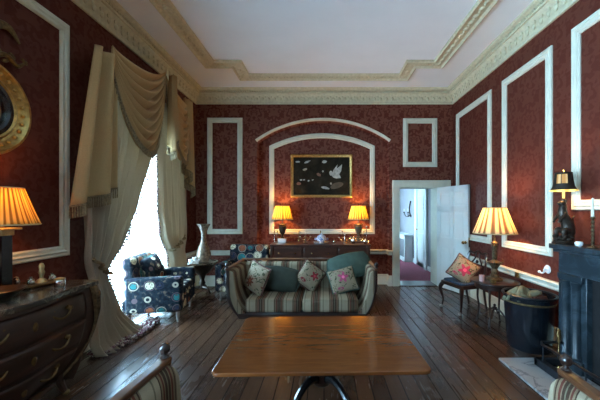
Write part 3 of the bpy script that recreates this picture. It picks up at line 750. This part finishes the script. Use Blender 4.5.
# ------------------------------------------------------------ sideboard
sb = thing('sideboard', 'long dark mahogany sideboard in the arched niche behind the sofa', 'sideboard', (-.07, 5.80, 0))
SW = .94
MB().box(-SW, SW, -.28, .33, .855, .88).build('top', 'sideboard_wood', sb, bevel=.006)
MB().box(-SW+.04, SW-.04, -.25, .31, .58, .855).build('case', 'sideboard_wood', sb, bevel=.004)
for x0, x1 in ((-.88, -.34), (-.30, .30), (.34, .88)):
    d_ = MB().box(x0, x1, -.262, -.245, .62, .82).build('drawer', 'sideboard_wood', sb, bevel=.006)
    for q in (-.15, .15): MB().lathe([(.008, 0), (.008, .012), (.017, .02), (.012, .03), (0, .032)], ((x0+x1)/2+q, -.262, .72), 12, M=Matrix.Rotation(R(90), 3, 'X')).build('knob', 'brass', d_)
for x in (-SW+.05, -.32, .32, SW-.05):
    for y in (-.25, .28):
        MB().lathe([(.012, 0), (.02, .02), (.016, .05), (.022, .3), (.03, .5), (.022, .53), (.034, .55), (.034, .86 if abs(x) > .5 else .60)], (x, y, 0), 14, ripple=.05, nr=8).build('leg', 'sideboard_wood', sb)
g = MB()
for x in (-.88, -.44, 0, .44, .88): g.lathe([(.012, .88), (.006, .9), (.006, 1.06), (.012, 1.08), (.014, 1.09), (0, 1.11)], (x, .30, 0), 10)
g.tube([(-.88, .30, 1.03), (.88, .30, 1.03)], .005, 6).tube([(-.88, .30, .96), (.88, .30, .96)], .004, 6)
g.build('gallery_rail', 'brass', sb)
for sg in (-1, 1): MB().lathe([(.014, .88), (.007, .9), (.006, 1.17), (.013, 1.18), (.012, 1.2), (0, 1.22)], (sg*.905, .10, 0), 10).build('corner_post', 'silver', sb)

def pleated_shade(root, rb, rt, z0, z1, mat, n=40, name='lamp_shade'):
    m = MB(); hh = z1-z0; prof = [(lerp(rb, rt, k/8)-.003*sin(pi*k/8), z0+hh*k/8) for k in range(9)]
    m.shell(prof, seg=n*6, ripple=.02, nr=n); s_ = m.build(name, mat, root, solid=.002)
    MB().tube([(rb*1.01*cos(2*pi*k/40), rb*1.01*sin(2*pi*k/40), z0) for k in range(40)], .006, 6, closed=True).build('bottom_binding', 'shade_edge', s_)
    MB().tube([(rt*1.01*cos(2*pi*k/40), rt*1.01*sin(2*pi*k/40), z1) for k in range(40)], .005, 6, closed=True).build('top_binding', 'shade_edge', s_)
    return s_
WARM = (1.0, .50, .14)
def urn_lamp(loc, label, top=.61, horns=False):
    L = thing('table_lamp', label, 'lamp', loc, 0)
    MB().prism(rrect(.085, .085, .02), lambda a, b, h: (a, b, h), 0, .085).build('plinth', 'porcelain' if not horns else 'silver', L, bevel=.01)
    MB().lathe([(.04, .085), (.045, .10), (.018, .125), (.02, .15), (.05, .19), (.068, .25), (.074, .31), (.06, .33), (.068, .35), (.045, .365), (.012, .38), (.01, .46), (0, .46)], seg=20).build('urn', 'bronze' if not horns else 'horn', L)
    for sg in (-1, 1): MB().tube([(sg*.06, 0, .27), (sg*.09, 0, .29), (sg*.085, 0, .37), (sg*.06, 0, .36)], .007, 6, 4).build('handle', 'bronze' if not horns else 'horn', L)
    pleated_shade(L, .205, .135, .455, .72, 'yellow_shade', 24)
    MB().lathe([(.02, 0), (.03, .02), (.033, .05), (.02, .09), (0, .1)], (0, 0, .46), 12).build('bulb', 'pane_glow', L)
    lamp_light(L, .62, 9, WARM, .05); return L
urn_lamp((-.82, 5.92, .88), 'lit lamp with yellow pleated shade and dark urn base, left end of the sideboard')
urn_lamp((.68, 5.92, .88), 'lit lamp with yellow pleated shade and two-handled grey base, right end of the sideboard', horns=True)
# china and silver on the sideboard
o = thing('soup_tureen', 'blue and white lidded china tureen on a dish at the centre of the sideboard', 'tureen', (-.05, 5.74, .88))
MB().lathe([(.08, 0), (.15, .018), (.16, .026), (.09, .016), (0, .014)], seg=28).build('dish', 'porcelain', o)
MB().lathe([(.05, .018), (.05, .03), (.09, .06), (.1, .1), (.085, .115), (0, .115)], seg=24).build('bowl', 'blue_white_china', o)
MB().lathe([(.09, .117), (.07, .15), (.03, .17), (.012, .175), (.016, .19), (0, .2)], seg=24).build('lid', 'blue_white_china', o)
for sg in (-1, 1): MB().tube([(sg*.09, 0, .09), (sg*.125, 0, .1), (sg*.12, 0, .07), (sg*.09, 0, .07)], .008, 6, 3).build('handle', 'blue_white_china', o)
def candelabrum(loc, label, hgt=.25, arm=.09):
    o = thing('candelabrum', label, 'candelabrum', loc)
    MB().lathe([(.05, 0), (.052, .008), (.02, .02), (.01, .04), (.018, .06), (.009, .09), (.009, hgt*.6), (.018, hgt*.65), (.02, hgt*.7), (0, hgt*.72)], seg=16).build('stem', 'silver', o)
    for a in (0, 180, 90, 270):
        ca, sa = cos(R(a)), sin(R(a)); rr = arm if a in (0, 180) else arm*.6
        MB().tube([(0, 0, hgt*.35), (rr*.5*ca, rr*.5*sa, hgt*.25), (rr*ca, rr*sa, hgt*.45)], .006, 6, 5).lathe([(.008, 0), (.022, .008), (.016, .022), (0, .022)], (rr*ca, rr*sa, hgt*.45), 10).build('branch', 'silver', o)
    MB().lathe([(.008, 0), (.008, .06), (0, .062)], (0, 0, hgt*.7), 8).build('candle', 'candle_wax', o)
candelabrum((-.36, 5.74, .88), 'silver candelabrum with a white candle, right of the urn lamp on the sideboard', .26, .10)
candelabrum((.40, 5.76, .88), 'silver branched centrepiece left of the right-hand sideboard lamp', .22, .11)
def pot(loc, s_, label, mat='silver'):
    o = thing('teapot', label, 'teapot', loc)
    MB().lathe([(.03*s_, 0), (.035*s_, .01), (.05*s_, .03*s_), (.06*s_, .06*s_), (.05*s_, .09*s_), (.03*s_, .1*s_), (0, .1*s_)], seg=20).build('body', mat, o)
    MB().lathe([(.032*s_, .1*s_), (.02*s_, .12*s_), (.006*s_, .125*s_), (.01*s_, .14*s_), (0, .145*s_)], seg=14).build('lid', mat, o)
    MB().tube([(.05*s_, 0, .04*s_), (.09*s_, 0, .06*s_), (.1*s_, 0, .1*s_)], [.012*s_, .008*s_, .006*s_], 6, 4).build('spout', mat, o)
    MB().tube([(-.05*s_, 0, .08*s_), (-.09*s_, 0, .085*s_), (-.085*s_, 0, .04*s_), (-.05*s_, 0, .035*s_)], .005*s_, 6, 4).build('handle', mat, o)
pot((.56, 5.72, .88), 1.0, 'larger silver teapot just left of the base of the right-hand sideboard lamp')
pot((.78, 5.66, .88), .8, 'smaller silver teapot near the right corner of the sideboard')
pot((.19, 5.72, .88), .55, 'tiny silver pot beside the blue and white tureen')
# ------------------------------------------------------------ right side: lamp table
lt = thing('side_table', 'small dark round table with curved stretcher along the right wall, lamp on it', 'table', (2.235, 3.93, 0))
MB().lathe([(0, .565), (.26, .565), (.285, .575), (.285, .59), (.27, .595), (0, .595)], seg=40).build('tabletop', 'dark_wood', lt)
MB().lathe([(.235, .50), (.24, .565), (.21, .565), (.205, .50)], seg=32).build('apron', 'dark_wood', lt)
CR = [(.20*cos(R(a)), .20*sin(R(a))) for a in (45, 135, 225, 315)]
for x, y in CR:
    MB().tube([(x, y, .53), (x*1.05, y*1.05, .35), (x*.95, y*.95, .2), (x*1.1, y*1.1, .03), (x*1.25, y*1.25, .012)], [.018, .013, .012, .012, .014], 8, 5).build('leg', 'dark_wood', lt)
for x, y in CR:
    MB().tube([(x, y, .14), (x*.7, y*.7, .12), (x*.35, y*.35, .2), (0, 0, .23)], .011, 7, 5).build('stretcher', 'dark_wood', lt)
MB().lathe([(.03, .21), (.03, .24), (.012, .25), (.02, .27), (0, .29)], seg=12).build('stretcher_finial', 'dark_wood', lt)
L = thing('table_lamp', 'lit lamp with large cream pleated shade on the round table by the right wall', 'lamp', (2.235, 3.93, .595))
MB().lathe([(.09, 0), (.095, .02), (.075, .04), (.05, .05), (.055, .07), (.035, .09), (.045, .12), (.03, .15), (.06, .2), (.085, .235), (.05, .25), (.025, .27), (.03, .3), (.032, .42), (.04, .45), (.03, .47), (.045, .49), (.02, .51), (.012, .52), (.01, .6), (0, .6)], seg=24, ripple=.05, nr=8).build('base', 'bronze_gilt', L) if False else None
plain('bronze_gilt', (.16, .11, .06), .32, .7, var=.6, scale=30)
MB().lathe([(.09, 0), (.095, .02), (.075, .04), (.05, .05), (.055, .07), (.035, .09), (.045, .12), (.03, .15), (.06, .2), (.085, .235), (.05, .25), (.025, .27), (.03, .3), (.032, .42), (.04, .45), (.03, .47), (.045, .49), (.02, .51), (.012, .52), (.01, .6), (0, .6)], seg=32, ripple=.05, nr=8).build('base', 'bronze_gilt', L)
for a in range(3): MB().tube([(.05*cos(a*2.09), .05*sin(a*2.09), .2), (.11*cos(a*2.09), .11*sin(a*2.09), .24), (.10*cos(a*2.09), .10*sin(a*2.09), .28)], [.014, .012, .006], 6, 4).build('leaf_scroll', 'bronze_gilt', L)
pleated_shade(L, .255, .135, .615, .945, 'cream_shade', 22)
MB().lathe([(.02, 0), (.03, .02), (.033, .05), (.02, .09), (0, .1)], (0, 0, .66), 12).build('bulb', 'pane_glow', L)
lamp_light(L, .84, 10, (1, .55, .22), .05)
tag(MB().lathe([(.028, 0), (.03, .005), (.032, .08), (.027, .082), (.024, .01), (0, .01)], seg=18).build('mug', 'rose_china', loc=(2.03, 3.86, .596)), 'small pink and white mug at the left edge of the lamp table', 'mug')
tag(MB().prism(rrect(.03, .02, .008), lambda a, b, h: (a, b, h), 0, .05).build('trinket_box', 'dull_gilt', loc=(2.12, 3.76, .596), bevel=.004), 'small gilt box between the pink mug and the lamp foot', 'box')
# side chair with cushion, faces left
ch = thing('side_chair', 'dark carved wooden chair with blue seat between the open door and the lamp table', 'chair', (2.11, 4.56, 0), R(-90+16))
# local: faces -Y ; seat +-.23
MB().prism(rrect(.24, .225, .04), lambda a, b, h: (a, b, h), .37, .42).build('seat_frame', 'dark_wood', ch, bevel=.008)
MB().prism(rrect(.215, .20, .05), lambda a, b, h: (a, b, h), .42, .455).build('seat', 'blue_seat', ch, bevel=.015, bseg=3)
for sg in (-1, 1):
    lg = MB().tube([(sg*.20, -.19, .39), (sg*.235, -.225, .30), (sg*.20, -.20, .14), (sg*.205, -.215, .03)], [.034, .03, .015, .013], 8, 6).build('leg', 'dark_wood', ch)
    MB().ball((sg*.207, -.225, .022), (.027, .03, .022)).build('claw_foot', 'porcelain_leg', lg)
    MB().tube([(sg*.18, .27, .012), (sg*.185, .21, .38), (sg*.19, .235, .62), (sg*.165, .275, .84)], [.015, .018, .015, .016], 8, 6).build('rear_leg', 'dark_wood', ch)
MB().tube([(-.19, .27, .80), (-.16, .28, .86), (-.08, .28, .845), (0, .285, .88), (.08, .28, .845), (.16, .28, .86), (.19, .27, .80)], .017, 8, 5).build('crest_rail', 'dark_wood', ch)
m = MB()
for sg in (-1, 1):
    m.tube([(sg*.02, .215, .44), (sg*.09, .225, .52), (sg*.04, .24, .60), (sg*.10, .25, .68), (sg*.05, .27, .76), (sg*.03, .28, .84)], .011, 6, 6)
    m.tube([(sg*.05, .235, .56), (0, .24, .60), (sg*.05, .25, .66)], .009, 6, 5)
m.box(-.17, .17, .205, .23, .42, .45); m.ball((0, .262, .72), (.03, .012, .03)); m.build('pierced_splat', 'dark_wood', ch)
pillow('cushion', 'white cushion with one large pink flower and brown trim on the blue-seated chair', .35, .35, .12, 'floral_rose', (2.07, 4.46, .625), (R(-14), R(34), R(-22)), 'trim_brown')

# bin and cloth
bn = thing('log_bin', 'large round black bin between the lamp table and the fireplace', 'bin', (2.275, 3.33, 0))
MB().lathe([(0, .0), (.205, 0), (.21, .02), (.247, .56), (.25, .57), (.238, .57), (.2, .03), (0, .03)], seg=44).build('body', 'black_lacquer', bn)
MB().tube([(0.252*cos(2*pi*k/48), .252*sin(2*pi*k/48), .58) for k in range(48)], .014, 8, closed=True).build('rim', 'black_metal', bn)
MB().shell([(.244, .50), (.249, .505), (.25, .515), (.246, .52)], seg=44).build('band', 'dull_gilt', bn)
def ragpos(u, v):
    a, b = 2*u-1, 2*v-1; return (a*.15+.02*sin(v*9), b*.10+.02*sin(u*11), .03*sin(u*8+v*5)+.055*(1-a*a)*(1-b*b)+.02*sin(v*17))
tag(MB().grid(ragpos, 30, 24).build('folded_cloth', 'khaki_cloth', None, (2.18, 3.33, .555), (R(4), R(-5), R(20)), solid=.03), 'crumpled khaki cloth lying in the mouth of the black bin', 'cloth')
lg = 0
for x, y, z, a, lab in ((2.36, 3.30, .52, .5, 'split log at the right in the black bin, partly under another'), (2.33, 3.42, .55, 2.3, 'split log lying across the back inside the black bin')):
    tag(MB().prism([(-.05, -.03), (.05, -.035), (.035, .03), (-.02, .045)], lambda a_, b_, h: (h, a_, b_), -.13, .13).build('log', 'trim_brown', None, (x, y, z), (0, .1, a), bevel=.006), lab, 'log')

# ------------------------------------------------------------ fireplace
fp = thing('fireplace', 'dark green-black marble fireplace with mantelshelf on the right wall', 'fireplace', (2.33, 1.9, 0))
MB().box(-.05, .25, -1.15, 1.15, 1.125, 1.175).box(-.03, .25, -1.12, 1.12, 1.095, 1.125).build('mantel_shelf', 'green_marble', fp, bevel=.008)
MB().box(0, .25, -1.08, 1.08, .90, 1.095).box(.0, -.012, -.5, .5, .93, 1.07).build('frieze', 'green_marble', fp, bevel=.004)
for sg in (-1, 1):
    y0, y1 = sorted((sg*.76, sg*1.08))
    j = MB().box(.0, .25, y0, y1, 0, .90).build('jamb', 'green_marble', fp, bevel=.004)
    ym = (y0+y1)/2
    MB().box(-.03, 0, y0+.02, y1-.02, 0, .13).build('plinth', 'green_marble', j, bevel=.004)
    MB().box(-.03, 0, y0+.02, y1-.02, .84, .90).build('capital', 'green_marble', j, bevel=.004)
    MB().lathe([(.05, .13), (.055, .15), (.042, .17), (.04, .80), (.05, .82), (.05, .84)], (-.005, ym-.06, 0), 14).build('column', 'green_marble', j)
    MB().lathe([(.05, .13), (.055, .15), (.042, .17), (.04, .80), (.05, .82), (.05, .84)], (-.005, ym+.06, 0), 14).build('column', 'green_marble', j)
MB().box(.20, .245, -.76, .76, 0, .90).box(.05, .2, -.76, -.6, 0, .9).box(.05, .2, .6, .76, 0, .9).build('fire_back', 'soot', fp)
g = MB()
for k in range(5): g.tube([(.06, -.4, .16+.05*k), (.06, .4, .16+.05*k)], .009, 6)
for y in (-.4, .4): g.tube([(.06, y, 0), (.06, y, .42)], .016, 8).ball((.06, y, .44), .028)
g.build('grate', 'iron', fp)
tag(MB().box(1.76, 2.33, .75, 3.03, 0, .02).build('hearthstone', 'white_marble', bevel=.004), 'pale veined marble hearth slab on the floor before the fireplace', 'hearth')
fd = thing('fender', 'low dark iron fender on the marble hearth', 'fender', (2.06, 1.9, .02))
MB().box(-.03, .03, -1.0, 1.0, 0, .07).box(-.03, .24, .95, 1.0, 0, .07).box(-.03, .24, -1.0, -.95, 0, .07).build('base', 'iron', fd, bevel=.006)
MB().tube([(.24, 1.0-.02, .22), (.03, .98, .22), (0, .94, .22), (0, -.94, .22), (.03, -.98, .22), (.24, -.98, .22)], .013, 8).build('rail', 'silver_iron', fd) if False else None
MB().tube([(.24, .98, .22), (.03, .98, .22), (0, .94, .22), (0, -.94, .22), (.03, -.98, .22), (.24, -.98, .22)], .013, 8).build('rail', 'black_metal', fd)
for k in range(9): MB().lathe([(.012, .07), (.006, .09), (.006, .2), (.01, .22)], (0, -.92+k*.23, 0), 8).build('post', 'iron', fd)
fi = thing('fire_iron', 'brass-handled fire iron standing on the hearth beside the fireplace jamb', 'fire iron', (2.24, 2.86, .02))
MB().lathe([(.035, 0), (.03, .012), (.008, .02), (.006, .03), (.006, .22), (.012, .225), (.016, .25), (.02, .29), (.014, .33), (.018, .345), (0, .36)], seg=14).build('handle', 'brass', fi)
# mantel lamp: bronze figure with dark shade
ml = thing('table_lamp', 'lit lamp with dark painted shade on a bronze animal figure, on the mantelshelf', 'lamp', (2.375, 2.975, 1.175), 0)
m = MB().lathe([(.095, 0), (.1, .012), (.085, .02), (.09, .035), (.06, .05), (0, .055)], seg=20)
for k in range(12): a = k*pi/6; m.ball((.07*cos(a), .07*sin(a), .05+.012*(k % 3)), (.022, .022, .02), 6, 4)
m.build('rocky_base', 'bronze', ml)
# seated animal on hind legs
f = MB().tube([(.03, 0, .05), (.045, 0, .12), (.035, 0, .20), (-.005, 0, .28), (-.01, 0, .35), (.0, 0, .385)], [.045, .062, .056, .046, .036, .03], 12, 5)
f.ball((-.015, 0, .40), (.04, .034, .03)).tube([(-.03, 0, .405), (-.065, 0, .395)], [.02, .012], 8)
f.ball((.01, .02, .425), (.008, .006, .016)).ball((.01, -.02, .425), (.008, .006, .016))
for sg in (-1, 1):
    f.tube([(-.005, sg*.035, .31), (-.05, sg*.04, .25), (-.075, sg*.03, .21)], [.018, .014, .011], 8, 4)
    f.tube([(.03, sg*.035, .12), (-.03, sg*.05, .14), (-.03, sg*.045, .06), (-.055, sg*.045, .055)], [.034, .026, .018, .014], 8, 4)
f.tube([(.06, 0, .08), (.10, 0, .14), (.09, 0, .24), (.11, 0, .28)], [.014, .012, .01, .006], 6, 5); f.build('animal_figure', 'bronze', ml, sub=1)
MB().lathe([(.012, .41), (.016, .43), (.01, .445), (.011, .45)], seg=12).build('socket', 'bronze', ml)
MB().lathe([(.011, .45), (.011, .535), (0, .54)], seg=12).build('candle_tube', 'shade_lining', ml)
def bell(r): return [(.112*r, .525), (.106*r, .535), (.088*r, .57), (.078*r, .62), (.073*r, .67), (.070*r, .705)]
sh = MB().shell(bell(1), seg=32).build('lamp_shade', 'dark_shade', ml, solid=.002)
MB().shell([(r*.975, z) for r, z in bell(1)], seg=32).build('lining', 'shade_lining', sh)
MB().tube([(.113*cos(2*pi*k/36), .113*sin(2*pi*k/36), .527) for k in range(36)], .006, 6, closed=True).build('binding', 'shade_lining', sh)
for a0, a1 in ((192, 218), (222, 254)):
    MB().grid(lambda u, v: ((lerp(.084, .076, v))*cos(R(lerp(a0, a1, u)))*1.02, lerp(.084, .076, v)*sin(R(lerp(a0, a1, u)))*1.02, lerp(.595, .685, v)), 8, 4).build('painted_pane', 'pane_glow', sh)
MB().lathe([(.004, .70), (.004, .72), (.01, .725), (.012, .735), (0, .745)], seg=12).build('finial', 'brass', ml)
lamp_light(ml, .60, 3.2, (1, .58, .22), .03)
cs = thing('candlestick', 'twisted candlestick with a white candle on the mantelshelf', 'candlestick', (2.36, 2.635, 1.175))
prof = [(.04, 0), (.042, .008), (.015, .018)]+[(.008+.007*(k % 2), .03+.018*k) for k in range(13)]+[(.02, .265), (.016, .275), (0, .275)]
MB().lathe(prof, seg=16).build('stem', 'bronze_gilt', cs)
MB().lathe([(.0125, .0), (.011, .17), (.008, .172), (0, .18)], (0, 0, .262), 12).build('candle', 'candle_wax', cs)
tag(MB().lathe([(.02, 0), (.03, .01), (.034, .03), (.028, .045), (.022, .045), (.02, .012), (0, .01)], seg=18).build('small_bowl', 'porcelain', loc=(2.345, 2.76, 1.175)), 'small white china bowl on the mantelshelf beside the candlestick', 'bowl')
bp = thing('bell_lever', 'white porcelain bell lever on the red wall left of the fireplace', 'bell lever', (XR-.001, 3.45, .83))
MB().lathe([(.045, 0), (.05, .008), (.04, .02), (0, .024)], M=Matrix.Rotation(R(-90), 3, 'Y'), seg=24).build('rosette', 'porcelain', bp)
MB().tube([(-.02, 0, 0), (-.045, 0, .0), (-.05, -.0, -.03), (-.05, .03, -.05), (-.05, .06, -.045)], .010, 8, 4).ball((-.05, .07, -.042), .018).build('lever', 'porcelain', bp)
sk = thing('wall_socket', 'small brass socket plate on the white dado rail at right', 'socket', (XR-.05, 3.93, .66))
MB().box(-.008, .0, -.04, .04, -.035, .035).build('plate', 'brass', sk, bevel=.002); MB().box(-.012, -.008, -.012, .012, -.01, .01).build('switch', 'brass', sk)

# ------------------------------------------------------------ left side: chest
cm = thing('commode', 'dark bulging chest of drawers with gilt mounts and marble top at the left wall', 'chest of drawers', (XL+.02, 2.0, 0))
CW, CD = .60, .58      # half width, depth
def plan(u, k=1.0, grow=0.0):     # u 0..1 from near-back round the front to far-back, k bulge
    # returns x (outwards), y
    if u < .18: q = u/.18; return (q*(CD-.03)*1.0, -(CW+grow*(.4+.6*q)))
    if u > .82: q = (1-u)/.18; return (q*(CD-.03), (CW+grow*(.4+.6*q)))
    q = (u-.18)/.64; y = lerp(-(CW+grow), CW+grow, q); x = CD-.03+.05*sin(pi*q)+.015*cos(q*4*pi)-.015+grow*.9
    return (x, y)
def body(u, v):
    z = lerp(.14, .86, v); g_ = .055*sin(pi*min(1, v*1.0)**.8*1.0)*1.3-.17*(1-v)**1.4-.01
    x, y = plan(u, 1, g_); return (x, y, z)
m = MB().grid(body, 60, 24); m.box(0, .03, -CW+.02, CW-.02, .2, .86); m.build('body', 'chest_wood', cm, ang=50)
tp_ = [plan(k/48, 1, .03) for k in range(49)]
MB().prism(tp_, lambda a, b, h: (a, b, h), .86, .90).build('marble_top', 'brown_marble', cm, bevel=.008, bseg=3)
for r0, r1 in ((.62, .83), (.40, .60), (.20, .38)):
    def dr(u, v):
        uu = lerp(.24, .76, u); z = lerp(r0, r1, v); p = body(uu, (z-.14)/.72); return (p[0]+.010*min(1, 12*min(u, 1-u, v*.6, (1-v)*.6)), p[1], z)
    d_ = MB().grid(dr, 40, 8).build('drawer', 'chest_wood', cm, solid=.004)
    for uc in (.27, .73):
        zc = (r0+r1)/2; uu = lerp(.24, .76, uc); p = body(uu, (zc-.14)/.72)
        hm = MB().tube([(p[0]+.015, p[1]-.09, zc+.03), (p[0]+.03, p[1]-.05, zc-.005), (p[0]+.035, p[1], zc-.02), (p[0]+.03, p[1]+.05, zc-.005), (p[0]+.015, p[1]+.09, zc+.03)], [.006, .009, .007, .009, .006], 6, 5)
        for s_ in (-1, 1): hm.ball((p[0]+.015, p[1]+s_*.085, zc+.03), (.01, .024, .02), 8, 5).ball((p[0]+.014, p[1]+s_*.06, zc+.045), (.008, .02, .012), 6, 4, (.6*s_, 0, 0))
        hm.build('handle', 'dull_gilt', d_)
    p = body(.5, ((r0+r1)/2-.14)/.72); MB().ball((p[0]+.012, p[1], (r0+r1)/2), (.008, .02, .032), 8, 6).build('keyhole_plate', 'dull_gilt', d_)
for u0, sg in ((.185, -1), (.815, 1)):
    P = []
    for k in range(9): v = 1-k/8*.98; p = body(u0, v); P.append((p[0]+.008, p[1]+sg*.006, p[2]))
    cmn = MB().tube(P, [.034, .038, .030, .016, .012, .012, .014, .016], 8, 3).ball((P[1][0]+.012, P[1][1], P[1][2]+.01), (.032, .03, .045)).build('corner_mount', 'bronze_gilt', cm)
    lg = MB().tube([(P[-1][0]-.015, P[-1][1]-sg*.015, .20), (P[-1][0]-.005, P[-1][1], .10), (P[-1][0]+.02, P[-1][1]+sg*.015, .02)], [.04, .026, .02], 8, 4).build('leg', 'chest_wood', cm)
    MB().ball((P[-1][0]+.022, P[-1][1]+sg*.017, .022), (.03, .024, .022)).build('gilt_foot', 'dull_gilt', lg)
    MB().tube([(.05, sg*(CW-.05), .2), (.05, sg*(CW-.03), .0)], [.035, .022], 8).build('leg', 'chest_wood', cm)
p = body(.5, 0); MB().prism([(-.36, .155), (.36, .155), (.22, .11), (.08, .10), (0, .065), (-.08, .10), (-.22, .11)], lambda a, b, h: (h, a, b), p[0]-.03, p[0]).build('apron', 'chest_wood', cm)
MB().ball((p[0]+.004, 0, .115), (.012, .055, .035)).tube([(p[0]+.004, -.16, .135), (p[0]+.006, -.09, .11), (p[0]+.006, 0, .12), (p[0]+.006, .09, .11), (p[0]+.004, .16, .135)], .009, 6, 4).build('apron_mount', 'dull_gilt', cm)
# lamp on chest
L = thing('table_lamp', 'lit lamp with gold pleated shade on a black square column, cut by the left edge', 'lamp', (-2.36, 2.20, .90))
MB().box(-.065, .065, -.065, .065, 0, .03).box(-.038, .038, -.038, .038, .03, .42).build('column', 'black_wood', L, bevel=.003)
MB().box(-.045, .045, -.045, .045, .42, .46).box(-.075, .075, -.075, .075, .46, .475).lathe([(.012, .475), (.01, .53), (0, .53)], seg=10).build('cap', 'pale_gilt', L, bevel=.003)
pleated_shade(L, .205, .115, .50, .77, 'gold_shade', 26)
MB().lathe([(.02, 0), (.03, .02), (.033, .05), (.02, .09), (0, .1)], (0, 0, .54), 12).build('bulb', 'pane_glow', L)
lamp_light(L, .68, 3.2, WARM, .05)
# small things on the chest
tag(MB().lathe([(.05, 0), (.06, .01), (.12, .06), (.14, .075), (.132, .078), (.06, .02), (0, .018)], seg=28).build('bowl', 'bronze', loc=(-2.17, 2.0, .90)), 'dark shallow bowl on the chest below the left lamp', 'bowl')
ik = thing('inkstand', 'ornate gilt inkstand with a tall central column on the dark chest', 'inkstand', (-2.26, 2.40, .90), R(80))
MB().prism(rrect(.12, .06, .03), lambda a, b, h: (a, b, h), .012, .03).build('tray', 'dull_gilt', ik, bevel=.006)
for x in (-.09, .09):
    for y in (-.035, .035): MB().ball((x, y, .009), .01, 8, 5).build('foot', 'dull_gilt', ik)
MB().lathe([(.035, .03), (.03, .05), (.012, .065), (.016, .09), (.022, .11), (.016, .13), (.02, .16), (.012, .18), (0, .185)], seg=16).build('column', 'pale_gilt', ik)
for x in (-.075, .075): MB().lathe([(.024, .03), (.028, .045), (.02, .07), (.008, .075), (.01, .088), (0, .09)], (x, 0, 0), 14).build('inkpot', 'silver', ik)
jr = thing('lidded_jar', 'small pale gilt lidded jar near the far front edge of the chest', 'jar', (-2.08, 2.36, .90))
MB().lathe([(.028, 0), (.034, .01), (.036, .05), (.03, .06), (0, .06)], seg=20).build('body', 'silver', jr); MB().lathe([(.034, .06), (.036, .068), (.02, .075), (0, .08)], seg=20).build('lid', 'pale_gilt', jr)
for x, y, s_, lab in ((-2.36, 2.30, 1.0, 'taller silver shaker between the lamp column and the inkstand'), (-2.32, 2.27, .9, 'shorter silver shaker between the lamp column and the inkstand')):
    tag(MB().lathe([(.018*s_, 0), (.02*s_, .01), (.01*s_, .03*s_), (.02*s_, .06*s_), (.016*s_, .09*s_), (0, .1*s_)], seg=14).build('silver_shaker', 'silver', loc=(x, y, .90)), lab, 'shaker')
# round mirror with carved crest
mr = thing('round_mirror', 'round gilt convex mirror with balls in its frame and carved foliage crest', 'mirror', (XL+.005, 2.19, 2.285))
MX = Matrix.Rotation(R(90), 3, 'Y')
MB().lathe([(.235, .0), (.235, .05), (.25, .06), (.262, .05), (.27, .035), (.32, .05), (.34, .075), (.36, .07), (.375, .04), (.375, 0)], M=MX, seg=56).build('frame', 'gold', mr)
MB().lathe([(.19, .0), (.19, .045), (.205, .055), (.235, .05), (.235, 0)], M=MX, seg=56).build('ebonised_slip', 'black_wood', mr)
for k in range(28): a = 2*pi*k/28; MB().ball((.058, .30*cos(a), .30*sin(a)), .015, 8, 5).build('frame_ball', 'gold', mr)
MB().lathe([(.195, .02), (.15, .04), (.08, .054), (0, .06)], M=MX, seg=48).build('mirror_glass', 'mirror_glass', mr)
m = MB()
for sg in (-1, 1):
    m.tube([(.04, sg*.05, .37), (.06, sg*.16, .44), (.05, sg*.26, .40), (.05, sg*.34, .47)], [.022, .02, .015, .006], 8, 5)
    for k in range(5): m.ball((.05, sg*(.12+.05*k), .43+.03*((-1)**k)), (.01, .035, .016), 6, 4, (sg*(.6 if k % 2 else -.7), 0, 0))
m.ball((.05, 0, .40), (.03, .06, .04)); m.build('foliage_crest', 'dull_gilt', mr)
e = MB().tube([(.05, 0, .44), (.07, .01, .52), (.06, .0, .60), (.08, .03, .66)], [.03, .05, .035, .02], 10, 5).ball((.09, .045, .675), (.02, .03, .02))
for sg in (-1, 1): e.tube([(.05, sg*.03, .57), (.04, sg*.12, .66), (.03, sg*.22, .68), (.03, sg*.30, .60)], [.03, .035, .03, .008], 8, 5, sx=.5)
e.build('eagle', 'dull_gilt', mr)

# ------------------------------------------------------------ light
w = bpy.data.worlds.new('sky'); scene.world = w; w.use_nodes = True
bg = w.node_tree.nodes['Background']; bg.inputs[0].default_value = (.41, .71, 1.0, 1); bg.inputs[1].default_value = 21.5

# ------------------------------------------------------------ camera
cam = bpy.data.cameras.new('camera'); co = bpy.data.objects.new('camera', cam); COL.objects.link(co)
cam.sensor_width = 36; cam.lens = 18; cam.shift_x = -24/600; cam.shift_y = 11/600; cam.clip_start = .05
co.location = (0, 0, 1.5); co.rotation_euler = (R(90), 0, 0); scene.camera = co
vs = scene.view_settings; vs.view_transform = 'Standard'; vs.look = 'None'; vs.gamma = 1; vs.use_curve_mapping = False; vs.exposure = 1.5
